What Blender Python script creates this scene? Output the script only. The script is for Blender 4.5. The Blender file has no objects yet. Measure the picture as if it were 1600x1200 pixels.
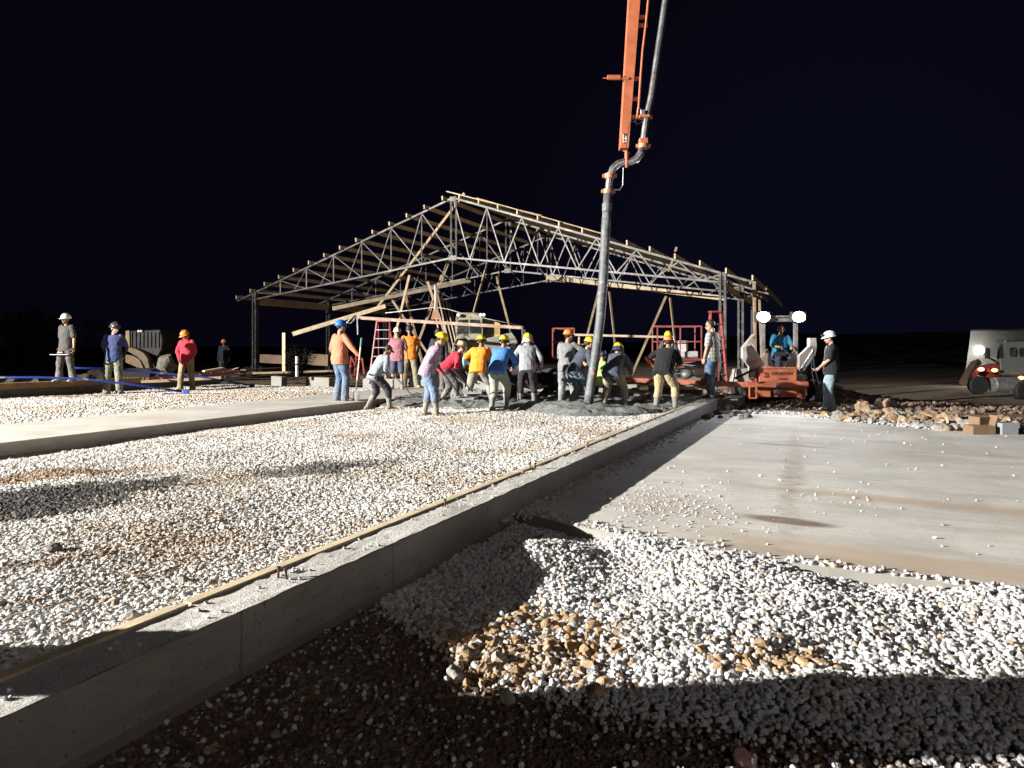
import bpy, bmesh, math, random
import numpy as np
from mathutils import Vector, Matrix, noise
random.seed(7); RNG = np.random.default_rng(11)
scene = bpy.context.scene
C = scene.collection
R = math.radians
# ---------------------------------------------------------------- camera (24 mm equivalent, eye height 1.2 m above the slab tops)
F = 1110.0; HC = 1.2; HOR = 543.0
cam = bpy.data.objects.new('camera', bpy.data.cameras.new('camera')); C.objects.link(cam)
cam.location = (0, 0, HC); cam.rotation_euler = (R(90), 0, 0)
cam.data.sensor_width = 36; cam.data.lens = F / 1600 * 36
cam.data.shift_y = -(600 - HOR) / 1600
cam.data.clip_start = 0.05; cam.data.clip_end = 3000
scene.camera = cam
# ---------------------------------------------------------------- world: night sky
world = bpy.data.worlds.new("World"); scene.world = world; world.use_nodes = True
wn = world.node_tree
bg = wn.nodes['Background']
# almost black, slightly violet; a faint blue glow low on the right, put into the sky for lamp haze
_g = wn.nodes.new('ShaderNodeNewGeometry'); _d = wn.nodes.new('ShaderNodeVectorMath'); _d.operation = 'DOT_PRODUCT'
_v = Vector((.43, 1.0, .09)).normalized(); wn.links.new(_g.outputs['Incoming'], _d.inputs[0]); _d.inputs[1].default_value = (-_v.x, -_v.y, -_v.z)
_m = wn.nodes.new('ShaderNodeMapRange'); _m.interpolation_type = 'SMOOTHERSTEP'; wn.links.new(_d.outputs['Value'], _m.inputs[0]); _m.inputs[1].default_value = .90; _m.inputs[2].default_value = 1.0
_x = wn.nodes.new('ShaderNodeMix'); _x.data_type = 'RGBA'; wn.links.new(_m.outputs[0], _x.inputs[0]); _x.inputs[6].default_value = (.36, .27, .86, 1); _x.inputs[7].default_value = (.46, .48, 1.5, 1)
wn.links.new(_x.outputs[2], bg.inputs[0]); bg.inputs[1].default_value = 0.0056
scene.view_settings.view_transform = 'Standard'; scene.view_settings.look = 'None'
scene.view_settings.exposure = 0.0; scene.view_settings.gamma = 1.0
scene.cycles.max_bounces = 5; scene.cycles.diffuse_bounces = 3; scene.cycles.glossy_bounces = 2
scene.cycles.sample_clamp_indirect = 4.0
TOWER = Vector((-30.0, 1.5, 8.1))
# main flood light of the light tower (outside the frame on the left)
TOWER_W = 195000.0
def spot(name, loc, target, watts, size, blend, radius, col, parent=None):
    l = bpy.data.lights.new(name, 'SPOT'); l.energy = watts; l.spot_size = R(size); l.spot_blend = blend
    l.shadow_soft_size = radius; l.color = col
    o = bpy.data.objects.new(name, l); C.objects.link(o)
    o.rotation_euler = (Vector(target) - Vector(loc)).to_track_quat('-Z', 'Y').to_euler()
    o.location = loc
    if parent: o.parent = parent
    return o
spot('flood_light', TOWER, (8, 13.5, 1.5), TOWER_W, 107, 1.0, 0.15, (1.0, 0.965, 0.905))
# added soft fill light behind the camera on the right, lifts the shadows
FILL_LOC = Vector((9.0, -20.0, 11.0))
spot('added_fill_light', FILL_LOC, (-1, 12, 0), 3100.0, 150, 0.8, 1.6, (1.0, 0.93, 0.88))

def P(px, py, Y): return Vector(((px - 800) / F * Y, Y, HC - (py - HOR) / F * Y))
def G(px, py, z=0.0):
    Y = F * (HC - z) / (py - HOR); return Vector(((px - 800) / F * Y, Y, z))
A0 = Vector((-1.196, 3.32)); DU = Vector((.4109, .9117)); DN = Vector((.9117, -.4109))
def W(n, u, z=0.0): return Vector((A0.x + DN.x*n + DU.x*u, A0.y + DN.y*n + DU.y*u, z))
def NU(x, y):
    dx, dy = x - A0.x, y - A0.y
    return dx*DN.x + dy*DN.y, dx*DU.x + dy*DU.y
ROT_U = math.atan2(DU.y, DU.x)          # direction of u

# ---------------------------------------------------------------- helpers
def tag(o, label=None, cat=None, group=None, kind=None):
    if label: o['label'] = label
    if cat: o['category'] = cat
    if group: o['group'] = group
    if kind: o['kind'] = kind
    return o
def empty(name, loc=(0, 0, 0), rz=0, label=None, cat=None, group=None):
    o = bpy.data.objects.new(name, None); C.objects.link(o); o.location = loc; o.rotation_euler = (0, 0, rz)
    o.empty_display_size = .1
    return tag(o, label, cat, group)
def sm(a, b, x):
    t = np.clip((x - a) / (b - a), 0, 1); return t*t*(3 - 2*t)
def link(name, me, m=None, parent=None, smooth=False):
    if m is not None:
        me.materials.clear()
        me.materials.append(m)
    if smooth: me.polygons.foreach_set('use_smooth', [True]*len(me.polygons))
    o = bpy.data.objects.new(name, me); C.objects.link(o)
    if parent: o.parent = parent
    return o
class MB:
    """collects shapes for one mesh; with an origin the shapes are stored relative to it (world coordinates in, local out)"""
    def __init__(s): s.bm = bmesh.new()
    def box(s, c, size, rot=None, taper=1.0):
        M = Matrix.Translation(Vector(c)) @ (rot.to_4x4() if rot is not None else Matrix()) 
        vs = []
        for z in (-.5, .5):
            k = taper if z > 0 else 1
            for x, y in ((-.5, -.5), (.5, -.5), (.5, .5), (-.5, .5)):
                vs.append(s.bm.verts.new(M @ Vector((x*size[0]*k, y*size[1]*k, z*size[2]))))
        for f in ((3, 2, 1, 0), (4, 5, 6, 7), (0, 1, 5, 4), (1, 2, 6, 5), (2, 3, 7, 6), (3, 0, 4, 7)):
            s.bm.faces.new([vs[i] for i in f])
        return s
    def beam(s, a, b, w, h, up=(0, 0, 1)):
        a = Vector(a); b = Vector(b); d = b - a; L = d.length
        y = d.normalized(); x = y.cross(Vector(up))
        if x.length < 1e-4: x = y.cross(Vector((1, 0, 0)))
        x.normalize(); z = x.cross(y)
        return s.box((a + b)/2, (w, L, h), Matrix((x, y, z)).transposed())
    def tube(s, pts, r, n=8, caps=True):
        pts = [Vector(p) for p in pts]; rs = r if isinstance(r, (list, tuple)) else [r]*len(pts)
        prev = None; rings = []
        ref = None
        for i, p in enumerate(pts):
            d = (pts[min(i+1, len(pts)-1)] - pts[max(i-1, 0)]).normalized()
            if ref is None:
                ref = d.cross(Vector((0, 0, 1)))
                if ref.length < .05: ref = d.cross(Vector((1, 0, 0)))
            x = (ref - d*ref.dot(d)).normalized(); ref = x; y = d.cross(x)
            rings.append([s.bm.verts.new(p + (x*math.cos(2*math.pi*k/n) + y*math.sin(2*math.pi*k/n))*rs[i]) for k in range(n)])
        for a, b in zip(rings, rings[1:]):
            for k in range(n): s.bm.faces.new((a[k], a[(k+1) % n], b[(k+1) % n], b[k]))
        if caps:
            s.bm.faces.new(rings[0][::-1]); s.bm.faces.new(rings[-1])
        return s
    def rings(s, rs, caps=True):
        """rs: list of lists of points, lofted"""
        R_ = [[s.bm.verts.new(p) for p in r] for r in rs]; n = len(R_[0])
        for a, b in zip(R_, R_[1:]):
            for k in range(n): s.bm.faces.new((a[k], a[(k+1) % n], b[(k+1) % n], b[k]))
        if caps: s.bm.faces.new(R_[0][::-1]); s.bm.faces.new(R_[-1])
        return s
    def ball(s, c, r, sub=2, rot=None):
        r = Vector(r) if not isinstance(r, (int, float)) else Vector((r, r, r))
        M = Matrix.Translation(Vector(c)) @ (rot.to_4x4() if rot is not None else Matrix()) @ Matrix.Diagonal((r.x, r.y, r.z, 1))
        bmesh.ops.create_icosphere(s.bm, subdivisions=sub, radius=1, matrix=M); return s
    def prism(s, poly, depth):
        """poly: 3-D points in a plane, depth: vector"""
        a = [s.bm.verts.new(Vector(p)) for p in poly]; b = [s.bm.verts.new(Vector(p) + Vector(depth)) for p in poly]; n = len(a)
        s.bm.faces.new(a[::-1]); s.bm.faces.new(b)
        for k in range(n): s.bm.faces.new((a[k], a[(k+1) % n], b[(k+1) % n], b[k]))
        return s
    def lathe(s, c, prof, n=20, axis='z', rot=None):
        M = Matrix.Translation(Vector(c)) @ (rot.to_4x4() if rot is not None else Matrix())
        rs = [[M @ Vector((r*math.cos(2*math.pi*k/n), r*math.sin(2*math.pi*k/n), z)) for k in range(n)] for r, z in prof]
        return s.rings(rs)
    def build(s, name, m, parent=None, smooth=False, bevel=0, local=True):
        if bevel:
            bmesh.ops.bevel(s.bm, geom=list(s.bm.edges), offset=bevel, segments=1, affect='EDGES', clamp_overlap=True)
        bmesh.ops.recalc_face_normals(s.bm, faces=list(s.bm.faces))
        me = bpy.data.meshes.new(name)
        off = Vector((0, 0, 0))
        if parent is not None and local:
            Mi = (Matrix.Translation(parent.location) @ parent.rotation_euler.to_matrix().to_4x4()).inverted() if parent.parent is None else None
            if Mi is None:
                r = parent
                while r.parent: r = r.parent
                Mi = (Matrix.Translation(r.location) @ r.rotation_euler.to_matrix().to_4x4()).inverted()
                Mi = Matrix.Translation(-parent.location) @ Mi
            s.bm.transform(Mi)
        elif parent is None:
            vs = [v.co for v in s.bm.verts]
            if vs:
                off = Vector((sum(v.x for v in vs)/len(vs), sum(v.y for v in vs)/len(vs), min(v.z for v in vs)))
                s.bm.transform(Matrix.Translation(-off))
        s.bm.to_mesh(me); s.bm.free()
        o = link(name, me, m, parent, smooth)
        if parent is None: o.location = off
        return o
def plate(pts, Y, th, name, m, parent=None, bevel=0, vd=False):
    c_ = P(sum(p[0] for p in pts)/len(pts), HOR, Y)
    return MB().prism([P(x, y, Y) for x, y in pts], (c_.x/c_.y*th if vd else 0, th, 0)).build(name, m, parent, bevel=bevel)

# ---------------------------------------------------------------- materials
MATS = {}
def nm(name):
    m = bpy.data.materials.new(name); m.use_nodes = True
    return m, m.node_tree, m.node_tree.nodes['Principled BSDF']
def N(nt, t, **kw):
    n = nt.nodes.new(t)
    for k, v in kw.items():
        if k.startswith('i_'):
            n.inputs[k[2:].replace('_', ' ')].default_value = v
        else: setattr(n, k, v)
    return n
def rgba(c): return (c[0], c[1], c[2], 1)
def mixc(nt, fac, a, b, mode='MIX'):
    n = nt.nodes.new('ShaderNodeMix'); n.data_type = 'RGBA'; n.blend_type = mode
    for s_, v in ((0, fac), (6, a), (7, b)):
        if isinstance(v, bpy.types.NodeSocket): nt.links.new(v, n.inputs[s_])
        elif s_ == 0: n.inputs[0].default_value = v
        else: n.inputs[s_].default_value = rgba(v)
    return n.outputs[2]
def math_(nt, op, a, b=None, clamp=False):
    n = nt.nodes.new('ShaderNodeMath'); n.operation = op; n.use_clamp = clamp
    for i, v in enumerate((a, b)):
        if v is None: continue
        if isinstance(v, bpy.types.NodeSocket): nt.links.new(v, n.inputs[i])
        else: n.inputs[i].default_value = v
    return n.outputs[0]
def ramp(nt, v, a, b):
    n = nt.nodes.new('ShaderNodeMapRange'); n.interpolation_type = 'SMOOTHSTEP'
    nt.links.new(v, n.inputs[0]); n.inputs[1].default_value = a; n.inputs[2].default_value = b
    return n.outputs[0]
def nz(nt, scale, detail=3, coord=None, rough=.55, stretch=None, rot=None, dist=0):
    t = nt.nodes.new('ShaderNodeTexNoise'); t.inputs['Scale'].default_value = scale; t.inputs['Detail'].default_value = detail
    t.inputs['Roughness'].default_value = rough; t.inputs['Distortion'].default_value = dist
    if coord is not None:
        if stretch or rot:
            mp = nt.nodes.new('ShaderNodeMapping'); mp.inputs['Scale'].default_value = stretch or (1, 1, 1)
            mp.inputs['Rotation'].default_value = (0, 0, rot or 0)
            r2 = mp
            if rot:     # rotate first, then scale
                mp.inputs['Scale'].default_value = (1, 1, 1)
                m2 = nt.nodes.new('ShaderNodeMapping'); m2.inputs['Scale'].default_value = stretch or (1, 1, 1)
                nt.links.new(mp.outputs[0], m2.inputs[0]); r2 = m2
            nt.links.new(coord, mp.inputs[0]); nt.links.new(r2.outputs[0], t.inputs['Vector'])
        else: nt.links.new(coord, t.inputs['Vector'])
    return t.outputs[0]
def bump(nt, b, h, strength=.5, dist=.01, prev=None):
    n = nt.nodes.new('ShaderNodeBump'); n.inputs['Strength'].default_value = strength; n.inputs['Distance'].default_value = dist
    nt.links.new(h, n.inputs['Height'])
    if prev is not None: nt.links.new(prev, n.inputs['Normal'])
    nt.links.new(n.outputs[0], b.inputs['Normal']); return n.outputs[0]
def pm(key, col, rough=.75, metal=0., var=.3, scale=6., bmp=.25, bscale=50., dirt=None, dirtamt=.0, dscale=3., stretch=None, spec=None, coat=0):
    """general procedural material: two noise octaves in the colour, bump, optional dirt/rust blotches"""
    if key in MATS: return MATS[key]
    m, nt, b = nm(key)
    tc = nt.nodes.new('ShaderNodeTexCoord').outputs['Object']
    n1 = nz(nt, scale, 5, tc, .6, stretch)
    c0 = tuple(max(0, c*(1-var)) for c in col); c1 = tuple(min(1, c*(1+var)) for c in col)
    cc = mixc(nt, ramp(nt, n1, .25, .75), c0, c1)
    if dirt:
        n2 = nz(nt, dscale, 6, tc, .65, None)
        cc = mixc(nt, math_(nt, 'MULTIPLY', ramp(nt, n2, .62-.25*dirtamt, .72-.2*dirtamt), min(1, .5+dirtamt*.5)), cc, dirt)
    nt.links.new(cc, b.inputs['Base Color'])
    rr = nt.nodes.new('ShaderNodeMapRange'); nt.links.new(n1, rr.inputs[0]); rr.inputs[3].default_value = max(.05, rough-.12); rr.inputs[4].default_value = min(1, rough+.12)
    nt.links.new(rr.outputs[0], b.inputs['Roughness']); b.inputs['Metallic'].default_value = metal
    if coat: b.inputs['Coat Weight'].default_value = coat
    if bmp: bump(nt, b, nz(nt, bscale, 3, tc), bmp, .004)
    MATS[key] = m; return m
def emis(key, col, s):
    if key in MATS: return MATS[key]
    m, nt, b = nm(key)
    b.inputs['Base Color'].default_value = rgba(col); b.inputs['Emission Color'].default_value = rgba(col); b.inputs['Emission Strength'].default_value = s
    MATS[key] = m; return m
def wood(key, col, var=.25):
    if key in MATS: return MATS[key]
    m, nt, b = nm(key)
    tc = nt.nodes.new('ShaderNodeTexCoord').outputs['Object']
    n1 = nz(nt, 3, 5, tc, .7, (1, 1, 1)); n2 = nz(nt, 45, 4, tc, .6)
    cc = mixc(nt, ramp(nt, n1, .3, .7), tuple(c*(1-var) for c in col), tuple(min(1, c*(1+var)) for c in col))
    cc = mixc(nt, math_(nt, 'MULTIPLY', ramp(nt, n2, .5, .75), .45), cc, tuple(c*.55 for c in col))
    nt.links.new(cc, b.inputs['Base Color']); b.inputs['Roughness'].default_value = .8
    bump(nt, b, n2, .3, .004); MATS[key] = m; return m
def ellmask(nt, pos, cx, cy, a, b_, ang, soft=.35, nstr=.5, nsc=3.):
    """soft noisy ellipse on the ground plane, in world metres"""
    mp = nt.nodes.new('ShaderNodeMapping'); mp.vector_type = 'TEXTURE'
    mp.inputs['Location'].default_value = (cx, cy, 0); mp.inputs['Rotation'].default_value = (0, 0, ang); mp.inputs['Scale'].default_value = (a, b_, 1000)
    nt.links.new(pos, mp.inputs[0])
    ln = nt.nodes.new('ShaderNodeVectorMath'); ln.operation = 'LENGTH'; nt.links.new(mp.outputs[0], ln.inputs[0])
    v = math_(nt, 'ADD', ln.outputs['Value'], math_(nt, 'MULTIPLY', math_(nt, 'SUBTRACT', nz(nt, nsc, 4, pos), .5), nstr*2))
    return math_(nt, 'SUBTRACT', 1.0, ramp(nt, v, 1-soft, 1+soft))
wood_new = wood('fresh_pine', (.56, .46, .31)); wood_old = wood('weathered_pine', (.38, .28, .18)); wood_dark = wood('dark_board', (.12, .075, .045))
steel_dark = pm('dark_painted_steel', (.050, .049, .052), .5, .3, .4, 5, .2, 40, (.13, .115, .10), .5)
truss_steel = pm('truss_steel', (.092, .088, .086), .5, .3, .4, 5, .2, 40, (.20, .18, .16), .5)
steel_grey = pm('galvanised_steel', (.30, .31, .33), .4, .8, .2, 8, .15)
rust = pm('rusty_steel', (.26, .15, .09), .8, .2, .35, 7, .4, 60, (.10, .05, .03), .5)
black = pm('black_rubber', (.018, .018, .018), .7, 0, .3)
red_paint = pm('red_paint', (.27, .055, .05), .45, 0, .2, 8, .1, 50, (.12, .05, .04), .3)
orange_paint = pm('orange_paint', (.46, .135, .06), .5, 0, .18, 3, .1, 50, (.28, .10, .05), .35, 5)
# ================================================================ SETTING
SLAB = [(0.02, 6.1), (.49, 5.57), (1.35, 4.86), (2.9, 4.04), (6.6, 2.1), (12.5, 7.2), (8.3, 11.35), (7.0, 12.3), (5.6, 15.0), (4.25, 15.0)]
def vnoise(x, y, f, seed=0):
    """cheap smooth value noise, numpy"""
    x = np.asarray(x)*f + seed*17.3; y = np.asarray(y)*f + seed*9.1
    xi = np.floor(x).astype(np.int64); yi = np.floor(y).astype(np.int64); xf = x-xi; yf = y-yi
    def h(a, b):
        v = (a*374761393 + b*668265263 + seed*1013904223) & 0xffffffff
        v = ((v ^ (v >> 13))*1274126177) & 0xffffffff
        return ((v ^ (v >> 16)) & 0xffff)/65535.0
    u = xf*xf*(3-2*xf); v = yf*yf*(3-2*yf)
    return (h(xi, yi)*(1-u)+h(xi+1, yi)*u)*(1-v) + (h(xi, yi+1)*(1-u)+h(xi+1, yi+1)*u)*v
def fbm(x, y, f, o=3, seed=0):
    s = 0; a = .5; t = 0
    for i in range(o): s = s + a*vnoise(x, y, f*2**i, seed+i); t += a; a *= .5
    return s/t - .5
EDX = np.array([-3, -1.3, -.93, -.29, .2, .6, 1.2, 2, 4]); EDY = np.array([6.5, 5.3, 4.6, 3.55, 3.2, 3.0, 2.8, 2.6, 2.35])
def slab_near(x):   # y of the slab's near edge at x
    return np.interp(x, [0.02, .49, 1.35, 2.9, 6.6], [6.1, 5.57, 4.86, 4.04, 2.1])
def height(x, y):
    x = np.asarray(x, float); y = np.asarray(y, float)
    n = (x-A0.x)*DN.x + (y-A0.y)*DN.y; u = (x-A0.x)*DU.x + (y-A0.y)*DU.y
    # pads on the left
    pad = -.105 + .035*fbm(x, y, .9, 3, 1)*2
    padA = pad + .055*sm(-6.6, -.6, n)*1 - .07*sm(-6.0, -7.0, n)
    w_ = np.exp(-((u-(1.9+.25*(n+5.6)))/.22)**2)*sm(-8, -6.4, n)*(1-sm(-4.6, -3.9, n)); padA = padA + .055*w_
    padB = pad + .03
    left = np.where(n > -7.6, padA, padB)
    left = np.where(u > 15.6, -.12 + .05*fbm(x, y, .7, 3, 4), left)
    left = np.where(n < -16.6, -.10 + .25*fbm(x, y, .35, 4, 3), left)
    left = np.where((n < -1) & (u > 17) , -.14 + .12*fbm(x, y, .6, 4, 6), left)
    # right, lower ground
    sn = slab_near(x)
    near = -.315 + .03*fbm(x, y, 1.3, 4, 2) + .085*fbm(x, y, 2.3, 3, 31)*sm(-.1, .3, y - np.interp(x, EDX, EDY))
    heap = np.exp(-((x-.22)/.36)**2 - ((y-4.95)/.36)**2)*.14
    bank = .10*np.exp(-((y-(sn-.12))/.45)**2) * (1-.75*np.exp(-((x-2.15)/.42)**2))
    mid = .06*np.exp(-((x-1.4)/1.2)**2 - ((y-3.9)/.5)**2) + .03*np.exp(-((x+.1)/.5)**2-((y-3.5)/.2)**2)
    right = near + np.where(y < sn, heap + bank*sm(.55, 1.0, x) + mid, 0)
    inslab = (y > sn-.02) & (y < 15.3)
    right = np.where(inslab, -.34, right)
    far = -.24 + .10*fbm(x, y, .5, 4, 5) + .10*np.exp(-((x-7.6)/2.4)**2 - ((y-13.6)/.8)**2)
    far = far + .30*np.exp(-((x-8.2)/1.6)**2 - ((y-21)/1.0)**2)*(1+fbm(x, y, 1.6, 3, 8)*2)
    outside = sm(11.0, 12.2, y + (x-8.3)*1.35) 
    right = np.where(y < sn, right, right*(1-outside) + far*outside)
    drop = -1.0*sm(8.5, 17, x)*sm(15.5, 25, y)
    right = right + drop
    z = np.where(n < -.13, left, right)
    hill = 6*sm(70, 260, y + .5*x)*sm(0, 140, x) + 1.5*sm(100, 250, y)
    return z + hill + .3*sm(25, 60, y)*fbm(x, y, .12, 3, 7)
def axis(a, b, step, A_, B_, g=1.14):
    v = list(np.arange(a, b, step)); s = step; t = b
    while t < B_: v.append(t); s *= g; t += s
    v.append(B_); s = step; t = a - step; w = []
    while t > A_: w.append(t); s *= g; t -= s
    w.append(A_); return np.array(w[::-1] + v)
def sheet(xs, ys, hf):
    X, Y = np.meshgrid(xs, ys); Z = hf(X, Y); nx, ny = len(xs), len(ys)
    v = np.stack([X.ravel(), Y.ravel(), Z.ravel()], 1)
    i = np.arange(nx*ny).reshape(ny, nx)
    f = np.stack([i[:-1, :-1].ravel(), i[:-1, 1:].ravel(), i[1:, 1:].ravel(), i[1:, :-1].ravel()], 1)
    return v, f
def npmesh(name, v, f):
    me = bpy.data.meshes.new(name); me.vertices.add(len(v)); me.vertices.foreach_set('co', v.astype(np.float32).ravel())
    me.loops.add(f.size); me.loops.foreach_set('vertex_index', f.astype(np.int32).ravel())
    me.polygons.add(len(f)); me.polygons.foreach_set('loop_start', np.arange(0, f.size, f.shape[1]).astype(np.int32))
    me.update(calc_edges=True); me.validate(); return me
# ---- ground material: damp brown clay, ochre patches
def ground_mat():
    m, nt, b = nm('clay_soil'); pos = nt.nodes.new('ShaderNodeNewGeometry').outputs['Position']
    c = mixc(nt, ramp(nt, nz(nt, .8, 5, pos), .35, .65), (.075, .042, .028), (.17, .105, .06))
    c = mixc(nt, ramp(nt, nz(nt, 7, 5, pos), .5, .7), c, (.26, .165, .09))
    c = mixc(nt, ramp(nt, nz(nt, 60, 3, pos), .55, .7), c, (.33, .28, .22))
    dt = nt.nodes.new('ShaderNodeVectorMath'); dt.operation = 'DOT_PRODUCT'; nt.links.new(pos, dt.inputs[0]); dt.inputs[1].default_value = (DN.x, DN.y, 0)
    na = math_(nt, 'SUBTRACT', dt.outputs['Value'], A0.x*DN.x + A0.y*DN.y)
    du = nt.nodes.new('ShaderNodeVectorMath'); du.operation = 'DOT_PRODUCT'; nt.links.new(pos, du.inputs[0]); du.inputs[1].default_value = (DU.x, DU.y, 0)
    ua = math_(nt, 'SUBTRACT', du.outputs['Value'], A0.x*DU.x + A0.y*DU.y)
    mk = math_(nt, 'MULTIPLY', math_(nt, 'MULTIPLY', math_(nt, 'LESS_THAN', na, -.2), math_(nt, 'GREATER_THAN', na, -16.25)), math_(nt, 'LESS_THAN', ua, 15.6))
    gb = mixc(nt, ramp(nt, nz(nt, 40, 4, pos), .35, .65), (.32, .27, .21), (.60, .56, .50))
    c = mixc(nt, mk, c, gb)
    sy = nt.nodes.new('ShaderNodeSeparateXYZ'); nt.links.new(pos, sy.inputs[0])
    scrub = mixc(nt, ramp(nt, nz(nt, .35, 5, pos), .4, .6), (.008, .010, .006), (.022, .022, .013))
    for (ex, ey, ea, eb) in ((21, 40, 15, 7), (13, 27, 5, 3)): c = mixc(nt, math_(nt, 'MULTIPLY', ellmask(nt, pos, ex, ey, ea, eb, -.3, .4, .5, .4), .75), c, (.40, .31, .21))  # paler dirt road patches, colour lifted where little light reaches
    c = mixc(nt, ramp(nt, math_(nt, 'ADD', sy.outputs[1], math_(nt, 'MULTIPLY', nz(nt, .08, 4, pos), 20)), 60, 74), c, scrub)
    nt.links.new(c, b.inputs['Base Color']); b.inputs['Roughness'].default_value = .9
    b1 = bump(nt, b, nz(nt, 9, 6, pos, .7), .9, .05); bump(nt, b, nz(nt, 70, 4, pos, .7), .8, .012, b1)
    return m
v, f = sheet(axis(-7, 9, .07, -260, 300), axis(2.0, 17, .07, -6, 420), height)
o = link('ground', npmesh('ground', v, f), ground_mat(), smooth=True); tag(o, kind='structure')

# ---- concrete materials
TRK = []
def conc(key, base, stain=(.24, .155, .085), streak=None, st_amt=.6, pits=False, rough=.85):
    m, nt, b = nm(key); pos = nt.nodes.new('ShaderNodeNewGeometry').outputs['Position']
    c = mixc(nt, ramp(nt, nz(nt, 1.1, 6, pos, .65), .3, .7), tuple(x*.8 for x in base), tuple(min(1, x*1.12) for x in base))
    c = mixc(nt, math_(nt, 'MULTIPLY', ramp(nt, nz(nt, 30, 4, pos, .7), .5, .75), .35), c, tuple(x*.6 for x in base))
    if streak is not None:
        s1 = nz(nt, 1.0, 5, pos, .6, (14, 1.0, 1), -streak); TRK.append(ramp(nt, nz(nt, 1.0, 3, pos, .6, (24, 6.0, 1), -streak), .50, .60)); c = mixc(nt, math_(nt, 'MULTIPLY', ramp(nt, s1, .45, .62), .28), c, tuple(x*.62 for x in base))
        s2 = nz(nt, .5, 4, pos, .5, (4.0, .8, 1), -streak); c = mixc(nt, math_(nt, 'MULTIPLY', ramp(nt, s2, .5, .68), st_amt), c, stain)
    else:
        c = mixc(nt, math_(nt, 'MULTIPLY', ramp(nt, nz(nt, .7, 5, pos, .6), .5, .68), st_amt), c, stain)
    if pits:
        c = mixc(nt, math_(nt, 'MULTIPLY', ramp(nt, nz(nt, 110, 3, pos, .6), .52, .62), .55), c, (.10, .09, .08))
    return m, nt, b, pos, c
def fin(m, nt, b, pos, c, rough=.85, b1=.5, d1=.01, f1=25, b2=.6, d2=.004, f2=140):
    nt.links.new(c, b.inputs['Base Color']); b.inputs['Roughness'].default_value = rough
    p = bump(nt, b, nz(nt, f1, 5, pos, .65), b1, d1); bump(nt, b, nz(nt, f2, 3, pos, .6), b2, d2, p); return m
m, nt, b, pos, c = conc('stem_wall_face', (.27, .25, .225), (.20, .155, .12), None, .5)
dtn = nt.nodes.new('ShaderNodeVectorMath'); dtn.operation = 'DOT_PRODUCT'; nt.links.new(pos, dtn.inputs[0]); dtn.inputs[1].default_value = (DU.x, DU.y, 0)
szn = nt.nodes.new('ShaderNodeSeparateXYZ'); nt.links.new(pos, szn.inputs[0])
jn = math_(nt, 'LESS_THAN', math_(nt, 'FRACT', math_(nt, 'MULTIPLY', dtn.outputs['Value'], 1/1.22)), .012)      # form panel joints
c = mixc(nt, math_(nt, 'MULTIPLY', jn, .6), c, (.13, .11, .09))
c = mixc(nt, math_(nt, 'MULTIPLY', ramp(nt, nz(nt, 3.0, 5, pos, .7, (1, 1, 5)), .5, .66), .45), c, (.19, .15, .115))
c = mixc(nt, math_(nt, 'MULTIPLY', ramp(nt, nz(nt, 55, 2, pos, .5), .66, .70), .8), c, (.06, .055, .05))      # air holes
c = mixc(nt, math_(nt, 'MULTIPLY', math_(nt, 'LESS_THAN', szn.outputs[2], -.262), .5), c, (.17, .12, .09))      # soil splash line
wall_mat = fin(m, nt, b, pos, c, .85, .35, .012, 9, .3, .003, 120)
m, nt, b, pos, c = conc('stem_wall_top', (.58, .56, .52), (.36, .30, .24), None, .4, True)
walltop_mat = fin(m, nt, b, pos, c, .9, .8, .012, 30, 1.0, .006, 150)
m, nt, b, pos, c = conc('strip_concrete', (.47, .445, .40), (.42, .36, .28), None, .4)
strip_mat = fin(m, nt, b, pos, c, .85, .3, .006, 12, .4, .003, 100)
# lower slab: broom streaks, ochre mud smears, a trail of wheel dirt and a brown puddle stain
m, nt, b, pos, c = conc('slab_concrete', (.63, .61, .56), (.33, .23, .14), ROT_U, .30)
def addell(c, px, py, rx, ry, col, amt, soft=.5, ns=.5, nsc=4, z=-.2, ang=None, trk=False):
    p = G(px, py, z); e = ellmask(nt, pos, p.x, p.y, rx, ry, (ROT_U - math.pi/2 - .12) if ang is None else ang, soft, ns, nsc)
    if trk: e = math_(nt, 'MULTIPLY', e, math_(nt, 'ADD', math_(nt, 'MULTIPLY', TRK[-1], .55), .45))
    return mixc(nt, math_(nt, 'MULTIPLY', e, amt), c, col)
c = addell(c, 1500, 792, 1.7, .17, (.42, .29, .18), .6, .7, .5, 2.2)
c = addell(c, 1480, 885, 1.5, .20, (.42, .29, .18), .65, .6, .5, 3)
c = addell(c, 1250, 868, 1.0, .10, (.34, .24, .15), .6, .7)
c = addell(c, 1230, 814, .33, .12, (.15, .10, .065), .95, .35, .25, 6)
c = addell(c, 1240, 725, .10, 2.9, (.26, .185, .13), .8, .7, 1.6, 5, trk=True, ang=-math.atan2(G(1238, 800, -.2).x-G(1250, 665, -.2).x, G(1238, 800, -.2).y-G(1250, 665, -.2).y))
c = addell(c, 1235, 696, .5, .10, (.22, .14, .09), .7, .4)
c = addell(c, 1130, 700, 2.0, .7, (.50, .49, .47), .5, .8)
c = addell(c, 1050, 790, .7, .35, (.42, .33, .28), .4, .8)
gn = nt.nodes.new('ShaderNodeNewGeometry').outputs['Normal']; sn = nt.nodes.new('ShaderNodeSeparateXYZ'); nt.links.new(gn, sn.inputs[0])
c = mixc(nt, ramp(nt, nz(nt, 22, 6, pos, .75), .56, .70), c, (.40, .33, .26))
c = mixc(nt, math_(nt, 'LESS_THAN', sn.outputs[2], .5), c, (.24, .23, .21))      # side faces coloured darker to hold back the flood light on them
slab_mat = fin(m, nt, b, pos, c, .8, .3, .004, 20, .4, .002, 160)

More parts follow.
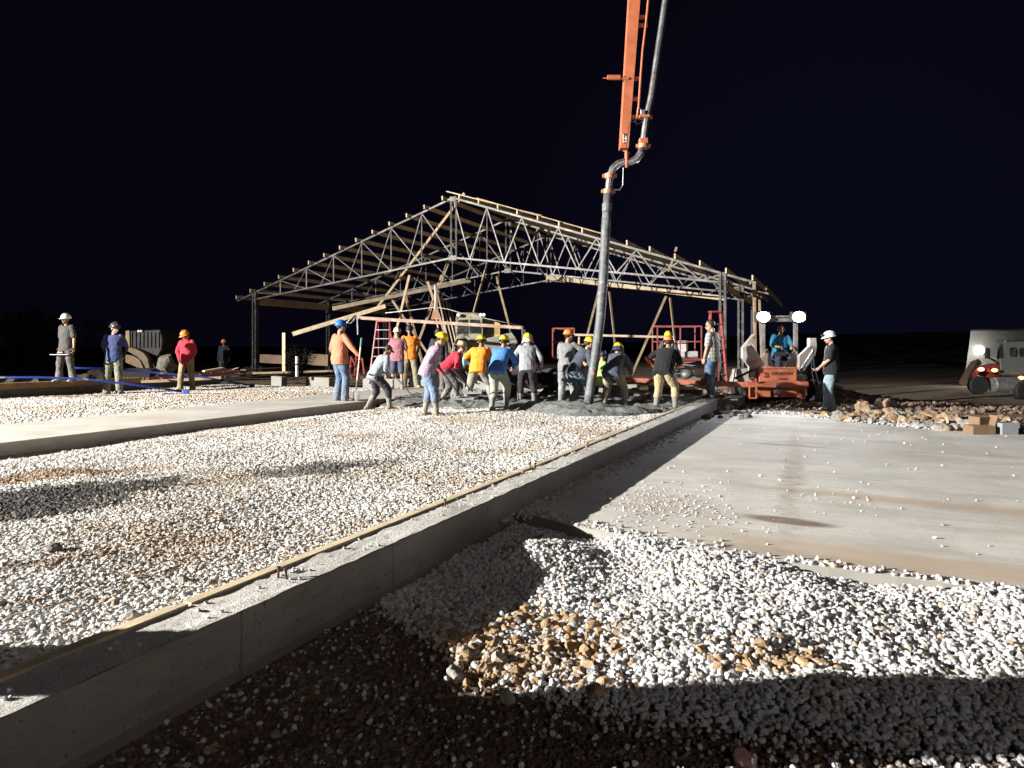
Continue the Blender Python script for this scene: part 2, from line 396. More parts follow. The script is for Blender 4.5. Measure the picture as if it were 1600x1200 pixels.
def slabmesh(name, poly, z0, z1, mat_, sub=0):
    mb = MB(); mb.prism([(x, y, z0) for x, y in poly], (0, 0, z1-z0))
    return mb.build(name, mat_)
def rough_edge(pts, step, amp):
    out = []
    for a, b_ in zip(pts, pts[1:] + pts[:1]):
        a = Vector(a); b_ = Vector(b_); k = max(1, int((b_-a).length/step))
        for i in range(k):
            p = a.lerp(b_, i/k); q = p + Vector((random.uniform(-amp, amp), random.uniform(-amp, amp))) if i else p
            out.append((q.x, q.y))
    return out
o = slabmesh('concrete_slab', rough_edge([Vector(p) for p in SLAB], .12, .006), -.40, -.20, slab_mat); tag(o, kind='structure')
# thin edge lip of the slab (lower pour line)
# strip between the two gravel bays
def nu_poly(pts): return [tuple(W(n, u).xy) for n, u in pts]
o = slabmesh('concrete_strip', nu_poly([(-9.35, -3.5), (-7.09, -3.5)] + [(-7.09+random.uniform(-.012, .012), -3.5+.25*k) for k in range(1, 78)] + [(-7.09, 16.3), (-9.35, 16.3)]), -.30, 0.0, strip_mat); tag(o, kind='structure')

# ---- foundation wall (stem wall) with top surface, anchor bolts
fw = empty('foundation_wall', W(-.13, 0, -.5), 0, 'long low grey concrete foundation wall running from the bottom left corner to the excavated end', 'wall')
mb = MB()
us = np.arange(-4.0, 15.11, .18); us[-1] = 15.05
def wallring(u, zt):
    j = .005*noise.noise((u*3, 0, 0)); j2 = .005*noise.noise((u*3, 5, 0))
    return [W(-.265, u, -.5), W(j*.6, u, -.5), W(j, u, -.25), W(j, u, zt-.012+j2), W(-.01, u, zt+j2), W(-.13, u, zt+.002), W(-.265, u, zt)]
mb.rings([wallring(u, -.006) for u in us]).build('wall_body', wall_mat, fw)
mb = MB()
xs = np.linspace(-.262, -.006, 9); ys = np.arange(-3.98, 15.0, .05)
vv = [[mb.bm.verts.new(W(a, b_, .0 + .008*noise.noise((a*18, b_*6, 0)) + .005*noise.noise((a*50, b_*50, 3)))) for a in xs] for b_ in ys]
for i in range(len(ys)-1):
    for j in range(len(xs)-1): mb.bm.faces.new((vv[i][j], vv[i][j+1], vv[i+1][j+1], vv[i+1][j]))
mb.build('wall_top', walltop_mat, fw, smooth=True)
for px, py in ((434, 903), (449, 905), (696, 793), (825, 733), (835, 733), (918, 700), (970, 672), (979, 672), (1018, 655), (1045, 642), (1075, 631), (1094, 624)):
    p = G(px, py, 0.0); n_, u_ = NU(p.x, p.y); n_ = min(-.04, max(-.25, n_)); p = W(n_, u_, 0)
    h_ = .055 + random.uniform(0, .02)
    tl = Vector((random.uniform(-.012, .012), random.uniform(-.012, .012), h_))
    MB().tube([p + Vector((0, 0, -.03)), p + tl], .0065, 8).tube([p + tl*.8, p + tl*.97], .013, 6).build('anchor_bolt', pm('rusty_bolt', (.12, .07, .05), .7, .6), fw)
# pine strips lying along the inner edge of the foundation wall
ends = [(-3.9, -.15), (-.13, 3.72), (3.745, 7.6), (7.63, 11.4), (11.43, 14.6)]
wh = ['nearest pine edge strip on the foundation wall, at the bottom left corner', 'pine edge strip beside the first pair of anchor bolts on the wall', 'third pine edge strip along the foundation wall, thin and pale', 'pine edge strip on the wall next to the wet concrete heap', 'farthest pine edge strip on the wall, by the man in the plaid shirt']
for (a, b_), lab in zip(ends, wh):
    r_ = empty('edge_strip', W(-.3, a, 0), 0, lab, 'board', 'pine strips along the foundation wall')
    MB().beam(W(-.287, a, -.012), W(-.287+.004, b_, -.010), .036, .045).build('outer_lath', wood_new, r_)
    MB().beam(W(-.327, a+.02, -.022), W(-.329, b_-.03, -.020), .038, .05).build('inner_lath', wood_new, r_)
# form board behind the left gravel bay
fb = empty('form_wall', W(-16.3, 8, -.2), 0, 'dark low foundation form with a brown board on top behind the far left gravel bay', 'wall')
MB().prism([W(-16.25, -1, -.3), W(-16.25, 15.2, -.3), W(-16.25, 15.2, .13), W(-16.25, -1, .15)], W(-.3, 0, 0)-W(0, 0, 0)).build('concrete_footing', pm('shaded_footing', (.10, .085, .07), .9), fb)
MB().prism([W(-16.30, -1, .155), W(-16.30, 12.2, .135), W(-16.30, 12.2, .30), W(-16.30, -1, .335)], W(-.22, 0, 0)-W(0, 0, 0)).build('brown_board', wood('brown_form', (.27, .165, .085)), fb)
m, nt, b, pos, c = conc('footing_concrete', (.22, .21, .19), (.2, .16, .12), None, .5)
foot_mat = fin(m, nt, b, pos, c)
# cross wall of blocks closing the bays at the far end, with gaps
segs = [(-14.6, -14.15, 'short broken pale concrete footing block at the far left under the plank'), (-13.15, -12.2, 'square pale concrete footing block between two dark gaps behind the left bay'), (-10.9, -6.0, 'long pale concrete footing wall behind the man in the blue helmet'), (-5.6, -2.2, 'pale concrete footing wall behind the crew with the grey hooded worker'), (-1.9, -.55, 'short pale concrete footing by the far end of the foundation wall')]
for a, b_, lab in segs:
    mb = MB(); q = W(0, .28, 0)-W(0, 0, 0)
    mb.prism([W(a, 15.75, -.2), W(b_, 15.75, -.2), W(b_, 15.75, .23), W(a, 15.75, .25)], q)
    tag(mb.build('footing_wall', foot_mat, bevel=.01), lab, 'footing wall')

# ================================================================ GRAVEL (countless stones, one object per bed)
def stone_mat(name, pale, tan, tanscale, tanlo, dark=None, mud=None):
    m, nt, b = nm(name); pos = nt.nodes.new('ShaderNodeNewGeometry').outputs['Position']
    rnd = nt.nodes.new('ShaderNodeObjectInfo').outputs['Random']
    c = mixc(nt, rnd, tuple(x*.74 for x in pale), tuple(min(.88, x*1.2) for x in pale))
    r2 = math_(nt, 'FRACT', math_(nt, 'MULTIPLY', rnd, 37.7))
    c = mixc(nt, math_(nt, 'MULTIPLY', math_(nt, 'GREATER_THAN', r2, .86), .75), c, (.36, .34, .32))
    c = mixc(nt, math_(nt, 'MULTIPLY', math_(nt, 'LESS_THAN', r2, .06), .8), c, (.40, .29, .18))
    t = ramp(nt, math_(nt, 'ADD', nz(nt, tanscale, 4, pos), math_(nt, 'MULTIPLY', math_(nt, 'SUBTRACT', rnd, .5), .18)), tanlo, tanlo+.1)
    c = mixc(nt, math_(nt, 'MULTIPLY', t, .72), c, tan)
    for (x, y, a, b_, ang, col, amt) in (mud or []):
        e = ellmask(nt, pos, x, y, a, b_, ang, .45, .95, 4)
        e = math_(nt, 'GREATER_THAN', math_(nt, 'ADD', e, math_(nt, 'MULTIPLY', math_(nt, 'SUBTRACT', r2, .5), 1.0)), .42)
        c = mixc(nt, math_(nt, 'MULTIPLY', e, amt), c, col)
    tc = nt.nodes.new('ShaderNodeTexCoord').outputs['Object']
    c = mixc(nt, math_(nt, 'MULTIPLY', ramp(nt, nz(nt, 2.2, 4, tc), .5, .75), .3), c, (.42, .35, .27))
    nt.links.new(c, b.inputs['Base Color']); b.inputs['Roughness'].default_value = .85
    bump(nt, b, nz(nt, 5, 4, tc), .5, .3)
    return m
def stone_nodes(name, mat_):
    g = bpy.data.node_groups.new(name, 'GeometryNodeTree')
    g.interface.new_socket('Geometry', in_out='INPUT', socket_type='NodeSocketGeometry')
    g.interface.new_socket('Geometry', in_out='OUTPUT', socket_type='NodeSocketGeometry')
    gi = g.nodes.new('NodeGroupInput'); go = g.nodes.new('NodeGroupOutput')
    tojoin = g.nodes.new('GeometryNodeGeometryToInstance')
    for k in range(6):
        ic = g.nodes.new('GeometryNodeMeshIcoSphere'); ic.inputs['Radius'].default_value = 1; ic.inputs['Subdivisions'].default_value = 2
        sp = g.nodes.new('GeometryNodeSetPosition'); rv = g.nodes.new('FunctionNodeRandomValue'); rv.data_type = 'FLOAT_VECTOR'
        rv.inputs[0].default_value = (-.42,)*3; rv.inputs[1].default_value = (.42,)*3; rv.inputs['Seed'].default_value = k+3
        ch = g.nodes.new('GeometryNodeConvexHull'); sm_ = g.nodes.new('GeometryNodeSetMaterial'); sm_.inputs['Material'].default_value = mat_
        g.links.new(ic.outputs[0], sp.inputs[0]); g.links.new(rv.outputs[0], sp.inputs['Offset']); g.links.new(sp.outputs[0], ch.inputs[0])
        g.links.new(ch.outputs[0], sm_.inputs[0]); g.links.new(sm_.outputs[0], tojoin.inputs[0])
    ip = g.nodes.new('GeometryNodeInstanceOnPoints'); ip.inputs['Pick Instance'].default_value = True
    ri = g.nodes.new('FunctionNodeRandomValue'); ri.data_type = 'INT'; ri.inputs[4].default_value = 0; ri.inputs[5].default_value = 5
    def attr(nm_):
        a = g.nodes.new('GeometryNodeInputNamedAttribute'); a.data_type = 'FLOAT_VECTOR'; a.inputs[0].default_value = nm_; return a.outputs[0]
    e2r = g.nodes.new('FunctionNodeEulerToRotation'); g.links.new(attr('rot'), e2r.inputs[0])
    g.links.new(gi.outputs[0], ip.inputs['Points']); g.links.new(tojoin.outputs[0], ip.inputs['Instance'])
    g.links.new(ri.outputs[2], ip.inputs['Instance Index']); g.links.new(e2r.outputs[0], ip.inputs['Rotation']); g.links.new(attr('scl'), ip.inputs['Scale'])
    g.links.new(ip.outputs[0], go.inputs[0]); return g
def stones(name, x, y, z, s, mat_, flat=.72, label=None, cat=None):
    n = len(x); me = bpy.data.meshes.new(name); me.vertices.add(n)
    me.vertices.foreach_set('co', np.stack([x, y, z], 1).astype(np.float32).ravel())
    a = me.attributes.new('rot', 'FLOAT_VECTOR', 'POINT')
    rot = np.stack([RNG.normal(0, .5, n), RNG.normal(0, .5, n), RNG.uniform(0, 6.28, n)], 1); a.data.foreach_set('vector', rot.astype(np.float32).ravel())
    a = me.attributes.new('scl', 'FLOAT_VECTOR', 'POINT')
    sc = np.stack([s*RNG.uniform(.8, 1.25, n), s*RNG.uniform(.65, 1.0, n), s*flat*RNG.uniform(.75, 1.2, n)], 1); a.data.foreach_set('vector', sc.astype(np.float32).ravel())
    me.materials.append(mat_)
    o = bpy.data.objects.new(name, me); C.objects.link(o); md = o.modifiers.new('stones', 'NODES'); md.node_group = stone_nodes(name, mat_)
    tag(o, label, cat, kind='stuff'); return o
def fill(poly_test, x0, x1, y0, y1, dens):
    n = int((x1-x0)*(y1-y0)*dens); x = RNG.uniform(x0, x1, n); y = RNG.uniform(y0, y1, n); k = poly_test(x, y); return x[k], y[k]
def nuv(x, y): return (x-A0.x)*DN.x + (y-A0.y)*DN.y, (x-A0.x)*DU.x + (y-A0.y)*DU.y
WET_N = np.array([-7.2, -6.6, -5.5, -4.2, -3.0, -1.8, -.9, -.3]); WET_U = np.array([11.2, 10.6, 10.3, 10.6, 10.2, 9.6, 9.9, 10.9])
def wet_edge(n): return np.interp(n, WET_N, WET_U)
# near bay
def gm(px, py): p = G(px, py, -.07); return p.x, p.y
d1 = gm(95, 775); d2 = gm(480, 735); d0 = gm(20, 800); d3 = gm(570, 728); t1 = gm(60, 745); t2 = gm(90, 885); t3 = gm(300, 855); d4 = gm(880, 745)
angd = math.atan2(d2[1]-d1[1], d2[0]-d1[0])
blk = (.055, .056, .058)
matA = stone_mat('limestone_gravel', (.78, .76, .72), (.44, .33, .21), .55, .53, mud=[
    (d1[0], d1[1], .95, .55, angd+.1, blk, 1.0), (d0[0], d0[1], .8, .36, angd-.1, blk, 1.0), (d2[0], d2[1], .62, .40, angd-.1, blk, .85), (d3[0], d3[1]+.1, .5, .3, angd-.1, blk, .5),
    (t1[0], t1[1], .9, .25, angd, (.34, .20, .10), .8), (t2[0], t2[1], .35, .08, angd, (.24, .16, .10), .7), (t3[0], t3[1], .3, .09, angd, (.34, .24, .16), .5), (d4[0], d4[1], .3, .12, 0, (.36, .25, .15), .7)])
def inA(x, y, lo=-2.6, hi=99):
    n, u = nuv(x, y); return (n > -7.06) & (n < -.345) & (u > lo) & (u < hi) & (u < wet_edge(n)+.25) & (x > -.76*y-1.2)
xs_, ys_, zs_, ss_ = [], [], [], []
def addst(x, y, s, zo, store):
    z = height(x, y) + zo; store[0].append(x); store[1].append(y); store[2].append(z); store[3].append(s)
st = ([], [], [], [])
for lo, hi, d, s0, s1 in ((-2.6, 3.2, 5200, .0075, .0170), (3.2, 7.5, 3200, .0095, .019), (7.5, 13, 1900, .012, .022)):
    x, y = fill(lambda a, b_: inA(a, b_, lo, hi), -14, 5, 1.0, 17, d); n = len(x); s = RNG.uniform(s0, s1, n)*np.where(RNG.random(n) < .03, 1.5, 1)
    addst(x, y, s, RNG.uniform(-.005, .007, n), st)
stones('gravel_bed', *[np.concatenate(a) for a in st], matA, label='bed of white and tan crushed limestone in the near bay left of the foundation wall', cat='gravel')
# far bay
tb = G(420, 615, -.05)
matB = stone_mat('limestone_gravel_far', (.66, .64, .60), (.42, .29, .17), .35, .50)
nt = matB.node_tree
def inB(x, y):
    n, u = nuv(x, y); return (n > -16.2) & (n < -9.37) & (u > 0) & (u < 15.6) & (x > -.76*y-1.5)
x, y = fill(inB, -18, -2, 4, 24, 620); n = len(x)
stones('gravel_bed', x, y, height(x, y)+RNG.uniform(0, .02, n), RNG.uniform(.018, .032, n), matB, label='bed of white and ochre gravel beyond the concrete strip, where the watching men stand', cat='gravel')
# tan band in the far bay is part of the noise; right lower heap
matR = stone_mat('white_crushed_stone', (.70, .70, .70), (.55, .52, .48), 1.5, .60)
matT = stone_mat('tan_rubble', (.42, .27, .14), (.52, .46, .38), 4, .55)
def inR(x, y):
    n, u = nuv(x, y); return (n > .02) & (y < slab_near(x)-.01+.05*np.sin(x*9)) & (y > 1.9) & (x < .8*y+1.2) & (x < 5.5)
x, y = fill(inR, -2.2, 5.5, 1.9, 6.2, 5200)
ed = np.interp(x, EDX, EDY); dens = .045 + .955*sm(-.30, .25, y-ed + .3*fbm(x, y, 2.0, 3, 9)*2)
tanp = np.exp(-(((x+.02)/.42)**2 + ((y-3.55)/.38)**2)) * (1 + 2.5*fbm(x, y, 3.5, 2, 12)) + .9*np.exp(-(((x-1.25)/.22)**2 + ((y-3.35)/.12)**2))
k = RNG.random(len(x)) < dens; x, y, tanp = x[k], y[k], tanp[k]; n = len(x)
ist = RNG.random(n) < np.clip(tanp*1.25, 0, .88)
s = RNG.uniform(.0075, .0185, n); dd = dens[k] if len(dens) != n else dens; s = s*(.62+.38*sm(.1, .6, dd))
a = ~ist; stones('gravel_heap', x[a], y[a], height(x[a], y[a])+RNG.uniform(-.003, .03, a.sum()), s[a], matR, flat=.8, label='heap of sharp white crushed stone in the right foreground against the lower slab', cat='gravel')
s2 = np.where(RNG.random(n) < .12, s*1.9, s*.85)
stones('rubble_patch', x[ist], y[ist], height(x[ist], y[ist])+RNG.uniform(0, .028, ist.sum()), s2[ist], matT, flat=.8, label='patch of ochre rock fragments mixed into the white heap in the foreground', cat='rubble')
# fine dirt clods and grit all over the shaded foreground soil
def inD(x, y):
    n, u = nuv(x, y); return (n > .02) & (y < np.interp(x, EDX, EDY)+.6) & (y > 1.9) & (y < slab_near(x)) & (x > -.75*y-.6)
x, y = fill(inD, -2.2, 4.0, 1.9, 6.0, 2600); n = len(x)
matD = stone_mat('clay_clods', (.13, .075, .052), (.20, .14, .10), 2, .5)
stones('soil_clods', x, y, height(x, y)+RNG.uniform(-.004, .006, n), RNG.uniform(.004, .013, n)*np.where(RNG.random(n) < .03, 1.8, 1), matD, flat=.7, label='brown clay clods and grit on the shaded soil along the foundation wall', cat='soil clods')
# crumbs strewn on the lower slab, dense by the near edge and along the wall
def inpoly(x, y, poly):
    c_ = np.zeros(len(x), bool); j = len(poly)-1
    for i in range(len(poly)):
        xi, yi = poly[i]; xj, yj = poly[j]
        c_ ^= ((yi > y) != (yj > y)) & (x < (xj-xi)*(y-yi)/(yj-yi+1e-12)+xi); j = i
    return c_
cx, cy, cs = [], [], []
def scat(n, cxx, cyy, rx, ry, s0, s1):
    x = RNG.normal(cxx, rx, n); y = RNG.normal(cyy, ry, n); k = inpoly(x, y, SLAB); cx.append(x[k]); cy.append(y[k]); cs.append(RNG.uniform(s0, s1, k.sum()))
x = RNG.uniform(0, 9, 230); y = RNG.uniform(3, 14, 230); k = inpoly(x, y, SLAB); cx.append(x[k]); cy.append(y[k]); cs.append(RNG.uniform(.006, .015, k.sum()))
x = RNG.uniform(.1, 4, 420); y = slab_near(x)+np.abs(RNG.normal(0, .12, 420))*np.where(x < 1.6, 1.0, .5)+.02; cx.append(x); cy.append(y); cs.append(RNG.uniform(.006, .018, 420))
p = G(1040, 790, -.2); scat(420, p.x, p.y, .35, .5, .003, .010); p = G(1330, 780, -.2); scat(25, p.x, p.y, .3, .3, .006, .012)
u = RNG.uniform(2.6, 12.5, 1300); nn = np.abs(RNG.normal(0, .10, 1300))+.01; cx.append(A0.x+DN.x*nn+DU.x*u); cy.append(A0.y+DN.y*nn+DU.y*u); cs.append(RNG.uniform(.005, .016, 1300))
x, y, s = np.concatenate(cx), np.concatenate(cy), np.concatenate(cs)
stones('loose_stones', x, y, np.full(len(x), -.2)+s*.5, s, matR, label='loose white stones strewn over the lower concrete slab', cat='stones')
# crumbs on the foundation wall top
u = RNG.uniform(-2, 14.5, 260); nn = RNG.uniform(-.25, -.02, 260)
stones('crumbs', A0.x+DN.x*nn+DU.x*u, A0.y+DN.y*nn+DU.y*u, np.full(260, .005), RNG.uniform(.003, .010, 260), matR, label='small stone crumbs lying on top of the foundation wall', cat='crumbs')
# white gravel band along the far edge of the lower slab
t = RNG.uniform(0, 1, 4200); bx = np.interp(t, [0, .35, .7, 1], [4.3, 5.6, 7.0, 8.0]); by = np.interp(t, [0, .35, .7, 1], [15.1, 15.15, 12.55, 11.7])
bx += RNG.normal(0, .13, 4200)+.1; by += RNG.normal(0, .16, 4200)+.15
k = (~inpoly(bx, by, SLAB)) & (t < .86); bx, by = bx[k], by[k]
stones('gravel_band', bx, by, np.maximum(height(bx, by), -.23)+RNG.uniform(0, .05, len(bx)), RNG.uniform(.014, .03, len(bx)), matR, label='narrow band of white gravel along the far edge of the lower slab', cat='gravel')
n_ = 3800; t = RNG.uniform(0, 1, n_); bx = np.interp(t, [0, .3, .7, 1], [5.6, 6.6, 8.2, 9.6]); by = np.interp(t, [0, .3, .7, 1], [15.6, 14.2, 12.5, 12.0])
bx += RNG.normal(0, .30, n_)+.15; by += RNG.normal(0, .38, n_)+.3; k = ~inpoly(bx, by, SLAB); bx, by = bx[k], by[k]
matQ = stone_mat('broken_rock', (.28, .19, .115), (.27, .25, .23), 1.6, .55)
stones('rubble_bank', bx, by, height(bx, by)+RNG.uniform(0, .05, len(bx)), RNG.uniform(.012, .05, len(bx))*np.where(RNG.random(len(bx)) < .05, 2, 1), matQ, flat=.85, label='bank of broken ochre and grey rubble beyond the far edge of the lower slab', cat='rubble')
n_ = 2600; bx = np.concatenate([RNG.normal(8.3, 1.1, n_), RNG.uniform(5.5, 13, n_)]); by = np.concatenate([RNG.normal(21, .7, n_), RNG.uniform(15.5, 24, n_)])
stones('dirt_mound', bx, by, height(bx, by)+RNG.uniform(0, .04, len(bx)), np.concatenate([RNG.uniform(.03, .11, n_), RNG.uniform(.015, .05, n_)]), stone_mat('dirt_lumps', (.17, .11, .085), (.24, .16, .10), 1.6, .5), flat=.85, label='heap of dug up dirt lumps between the white helmeted man and the truck', cat='dirt')
# ================================================================ WET CONCRETE
def wet_h(n, u):
    e = wet_edge(n); d = u - e
    base = -.10 + .115*sm(-.05, .7, d)
    hump = .11*np.exp(-((n+2.2)/1.3)**2 - ((d-.55)/.5)**2) + .07*np.exp(-((n+5.2)/.5)**2-((d-.7)/.4)**2)
    lum = .09*fbm(n, u, 1.6, 4, 21) + .22*np.abs(fbm(n*.8, u*1.9, 3.0, 3, 22)) + .08*np.abs(fbm(n, u, 9, 2, 25)) - .03 
    return base + (hump + lum)*sm(0, .3, d) - .04*sm(15, 15.7, u)
nn = np.arange(-7.1, -.33, .045); uu = np.arange(9.3, 15.8, .045)
NN, UU = np.meshgrid(nn, uu); ZZ = wet_h(NN, UU); ZZ = np.where(UU < wet_edge(NN)-.02, -.3, ZZ)
v = np.stack([(A0.x+DN.x*NN+DU.x*UU).ravel(), (A0.y+DN.y*NN+DU.y*UU).ravel(), ZZ.ravel()], 1)
i = np.arange(NN.size).reshape(NN.shape); f = np.stack([i[:-1, :-1].ravel(), i[:-1, 1:].ravel(), i[1:, 1:].ravel(), i[1:, :-1].ravel()], 1)
m, nt, b = nm('wet_concrete'); pos = nt.nodes.new('ShaderNodeNewGeometry').outputs['Position']
c = mixc(nt, ramp(nt, nz(nt, 4, 5, pos), .3, .7), (.13, .14, .135), (.27, .28, .27)); c = mixc(nt, ramp(nt, nz(nt, 55, 3, pos), .5, .7), c, (.08, .085, .085))
nt.links.new(c, b.inputs['Base Color']); b.inputs['Roughness'].default_value = .36
q = bump(nt, b, nz(nt, 14, 6, pos, .7), 1.0, .05); bump(nt, b, nz(nt, 60, 3, pos, .7), .9, .015, q)
o = link('wet_concrete', npmesh('wet_concrete', v, f), m, smooth=True); tag(o, 'fresh lumpy grey concrete spread under the crew boots', 'wet concrete', kind='stuff')
def feet_z(x, y):
    n, u = NU(x, y)
    if -9.35 <= n <= -7.09 and u < 16.3: return 0.0
    if -.27 < n < 0 and u < 15.1: return 0.0
    if -7.1 < n < -.33 and float(wet_edge(n)) < u < 15.7: return float(wet_h(np.array(n), np.array(u)))
    return float(height(x, y))
ORD = ['first','second','third','fourth','fifth','sixth','seventh','eighth','ninth','tenth','eleventh','twelfth','thirteenth','fourteenth','fifteenth','sixteenth','seventeenth','eighteenth','nineteenth','twentieth']
def ordl(i, n): return ORD[i] + ' from the left' if i < n/2 else (ORD[n-1-i] + ' from the right')
# ================================================================ BUILDING FRAME
bf = empty('building_frame', W(-11.9, 23.4, -.1), 0, 'open gabled steel frame building with wooden purlins, unclad, standing behind the crew', 'building')
NL, NR, NC = -22.7, -1.07, -11.9; UT = (23.4, 28.85, 34.3); ZE = 3.82; ZA = 7.42; ZBE = 3.5; ZBC = 4.92
def ztop(n): return ZA - abs(n-NC)*(ZA-ZE)/(NC-NL)
def zbot(n): return ZBC - abs(n-NC)*(ZBC-ZBE)/(NC-NL)
for n in (NL, NR):
    for u in UT:
        c_ = MB(); s_ = .085
        for d in (-s_, s_): c_.beam(W(n+d, u, -.3), W(n+d, u, ztop(n)+.05), .085, .20, up=(DU.x, DU.y, 0))
        for k in range(9): c_.beam(W(n-s_, u-.085, .1+k*.42), W(n+s_, u-.085, .3+k*.42), .012, .05, up=(DU.x, DU.y, 0))
        c_.box(W(n, u, -.1), (.4, .4, .03), Matrix.Rotation(ROT_U, 3, 'Z'))
        c_.build('column', steel_dark, bf)
for ti, u in enumerate(UT):
    tr = empty('truss', W(NC, u, 0) - bf.location); tr.parent = bf
    L = MB()
    for sgn, ne in ((-1, NL), (1, NR)):
        nt_ = ne + sgn*1.12
        for dz, w in ((0, .05),):
            for off in (-.035, .035):
                L.beam(W(NC, u+off, ZA), W(nt_, u+off, ztop(nt_)), .035, .075)
                L.beam(W(NC+sgn*.1, u+off, ZBC), W(ne, u+off, ZBE), .035, .07)
        L.build('top_and_bottom_chords', steel_dark, tr) if False else None
    # eave cleats
    for sgn, ne in ((-1, NL), (1, NR)): L.beam(W(ne, u, ZBE-.1), W(ne, u, ztop(ne)), .1, .1)
    L.build('chords', truss_steel, tr)
    Wb = MB(); np_ = 7
    for sgn, ne in ((-1, NL), (1, NR)):
        ns = [NC + (ne-NC)*k/np_ for k in range(np_+1)]
        for k in range(np_):
            n0, n1 = ns[k], ns[k+1]; nm_ = (n0+n1)/2
            if sgn < 0:
                if k: Wb.beam(W(n0, u, zbot(n0)), W(n0, u, ztop(n0)), .045, .045)
                Wb.beam(W(n0, u, zbot(n0)), W(n1, u, ztop(n1)), .035, .04)
                if k < np_-1 and k > 0: Wb.beam(W(n0, u+.02, ztop(n0)), W(nm_, u+.02, zbot(nm_)), .028, .035)
            else:
                Wb.beam(W(n0, u, ztop(n0)-.02), W(nm_, u, zbot(nm_)), .045, .045)
                Wb.beam(W(nm_, u, zbot(nm_)), W(n1, u, ztop(n1)-.02), .045, .045)
                if k in (1,): Wb.beam(W(n0, u, zbot(n0)), W(n0, u, ztop(n0)), .04, .04)
    for d in (-.12, .12): Wb.beam(W(NC+d, u, ZBC-.05), W(NC+d, u, ZA+.02), .055, .07)
    Wb.build('web_members', truss_steel, tr)
    for z_, w_ in ((ZBC, .34), (ZA-.05, .3)): MB().box(W(NC, u-.05, z_), (w_, .02, .2), Matrix.Rotation(ROT_U-math.pi/2, 3, 'Z')).build('gusset', steel_dark, tr)
# purlins
rnd = random.Random(3); wood_pur = wood('purlin_pine', (.66, .52, .35))
K = 13
for k in range(K+1):
    n = NC - .38 - k*(NC-NL+.65-.1)/K
    u1 = UT[2] + rnd.choice([.4, .5, .3]) if k not in (4, 6, 9) else UT[1] + rnd.uniform(.1, 2.0)
    tl = rnd.uniform(-.03, .03)
    MB().beam(W(n, UT[0]-.28, ztop(n)+.10), W(n+tl, u1, ztop(n)+.10), .05, .17, up=(0, 0, 1)).build('purlin', wood_pur, bf)
    n = NC + .38 + k*(NR+1.1-NC-.45)/K
    MB().beam(W(n, UT[0]-rnd.uniform(.2, .45), ztop(n)+.13), W(n+tl, UT[2]+rnd.choice([.4, .9, .5]), ztop(n)+.13), .05, .18, up=(.0, 0, 1)).build('purlin', wood_pur, bf)
# steel clip ends curling at the purlin tips of the left slope
for k in range(K+1):
    n = NC - .38 - k*(NC-NL+.55)/K; z = ztop(n)+.06
    MB().tube([W(n+.04, UT[0]-.12, z-.05), W(n, UT[0]-.24, z+.02), W(n-.05, UT[0]-.26, z+.10), W(n-.12, UT[0]-.2, z+.11)], .018, 6).build('purlin_clip', steel_grey, bf)
# loose top boards on the ridge
MB().beam(W(NC-.15, UT[0]-.3, ZA+.22), W(NC+3.9, UT[0]+.1, ztop(NC+3.9)+.28), .10, .04).build('ridge_board', wood_new, bf)
MB().beam(W(NC+1.2, UT[0]-.25, ztop(NC+1.2)+.24), W(NC+6.5, UT[0]-.1, ztop(NC+6.5)+.22), .10, .04).build('ridge_board', wood_old, bf)
# eave headers
MB().beam(W(NL+.05, UT[0]+.12, 3.38), W(NL+.05, UT[2], 3.38), .05, .30).build('eave_header', wood('header', (.45, .34, .20)), bf)
MB().beam(W(NR-.05, UT[0]+.12, 3.42), W(NR-.05, UT[2], 3.42), .05, .28).build('eave_header', wood_old, bf)
def brace(a, b_, w=.05, h=.10, m_=wood_old, name='brace'): MB().beam(a, b_, w, h).build(name, m_, bf)
Yb = 34.
brace(P(520, 482, 29.5), P(735, 438, 33.0), .05, .16, wood_new, 'long_board')
brace(P(457, 522, 27.5), P(602, 478, 28.5), .05, .16, wood_new, 'long_board')
brace(P(854, 433, 38.8), P(1132, 466, 33.4), .05, .22, wood_new, 'long_board')
brace(P(726, 302, 29.3), P(590, 480, 33), .05, .12, wood_old)
brace(P(733, 438, 34.0), P(1100, 458, 31.5), .03, .03, steel_grey, 'tie_rod') if False else None
for a, b_, Y0, Y1 in (((763, 405), (740, 488), 34, 33), ((775, 432), (805, 545), 34.3, 34.3), ((936, 452), (912, 545), 36, 36), ((952, 455), (968, 600), 36, 36.4), ((1041, 462), (985, 590), 34, 34), ((1047, 465), (1062, 600), 34, 34.4),
                     ((640, 430), (600, 600), 29.2, 29.6), ((632, 455), (668, 600), 29.5, 30), ((610, 465), (700, 600), 33, 33), ((690, 430), (645, 560), 33, 33), ((668, 440), (708, 560), 30.5, 30.5), ((700, 412), (650, 545), 34, 34)):
    brace(P(*a, Y0), P(*b_, Y1), .06, .10)
# timber pole by the light, right
brace(P(1178, 433, 27), P(1180, 560, 27), .09, .09, wood_old); brace(P(1186, 455, 28), P(1190, 560, 28), .07, .07, wood_old)
brace(P(1057, 386, 28), P(1045, 425, 28), .05, .08, wood_old)
for a, b_ in (((1197, 449), (1222, 478)), ((1172, 440), (1200, 470))): MB().beam(P(*a, 27), P(*b_, 36), .05, .2).build('eave_board', wood_old, bf)
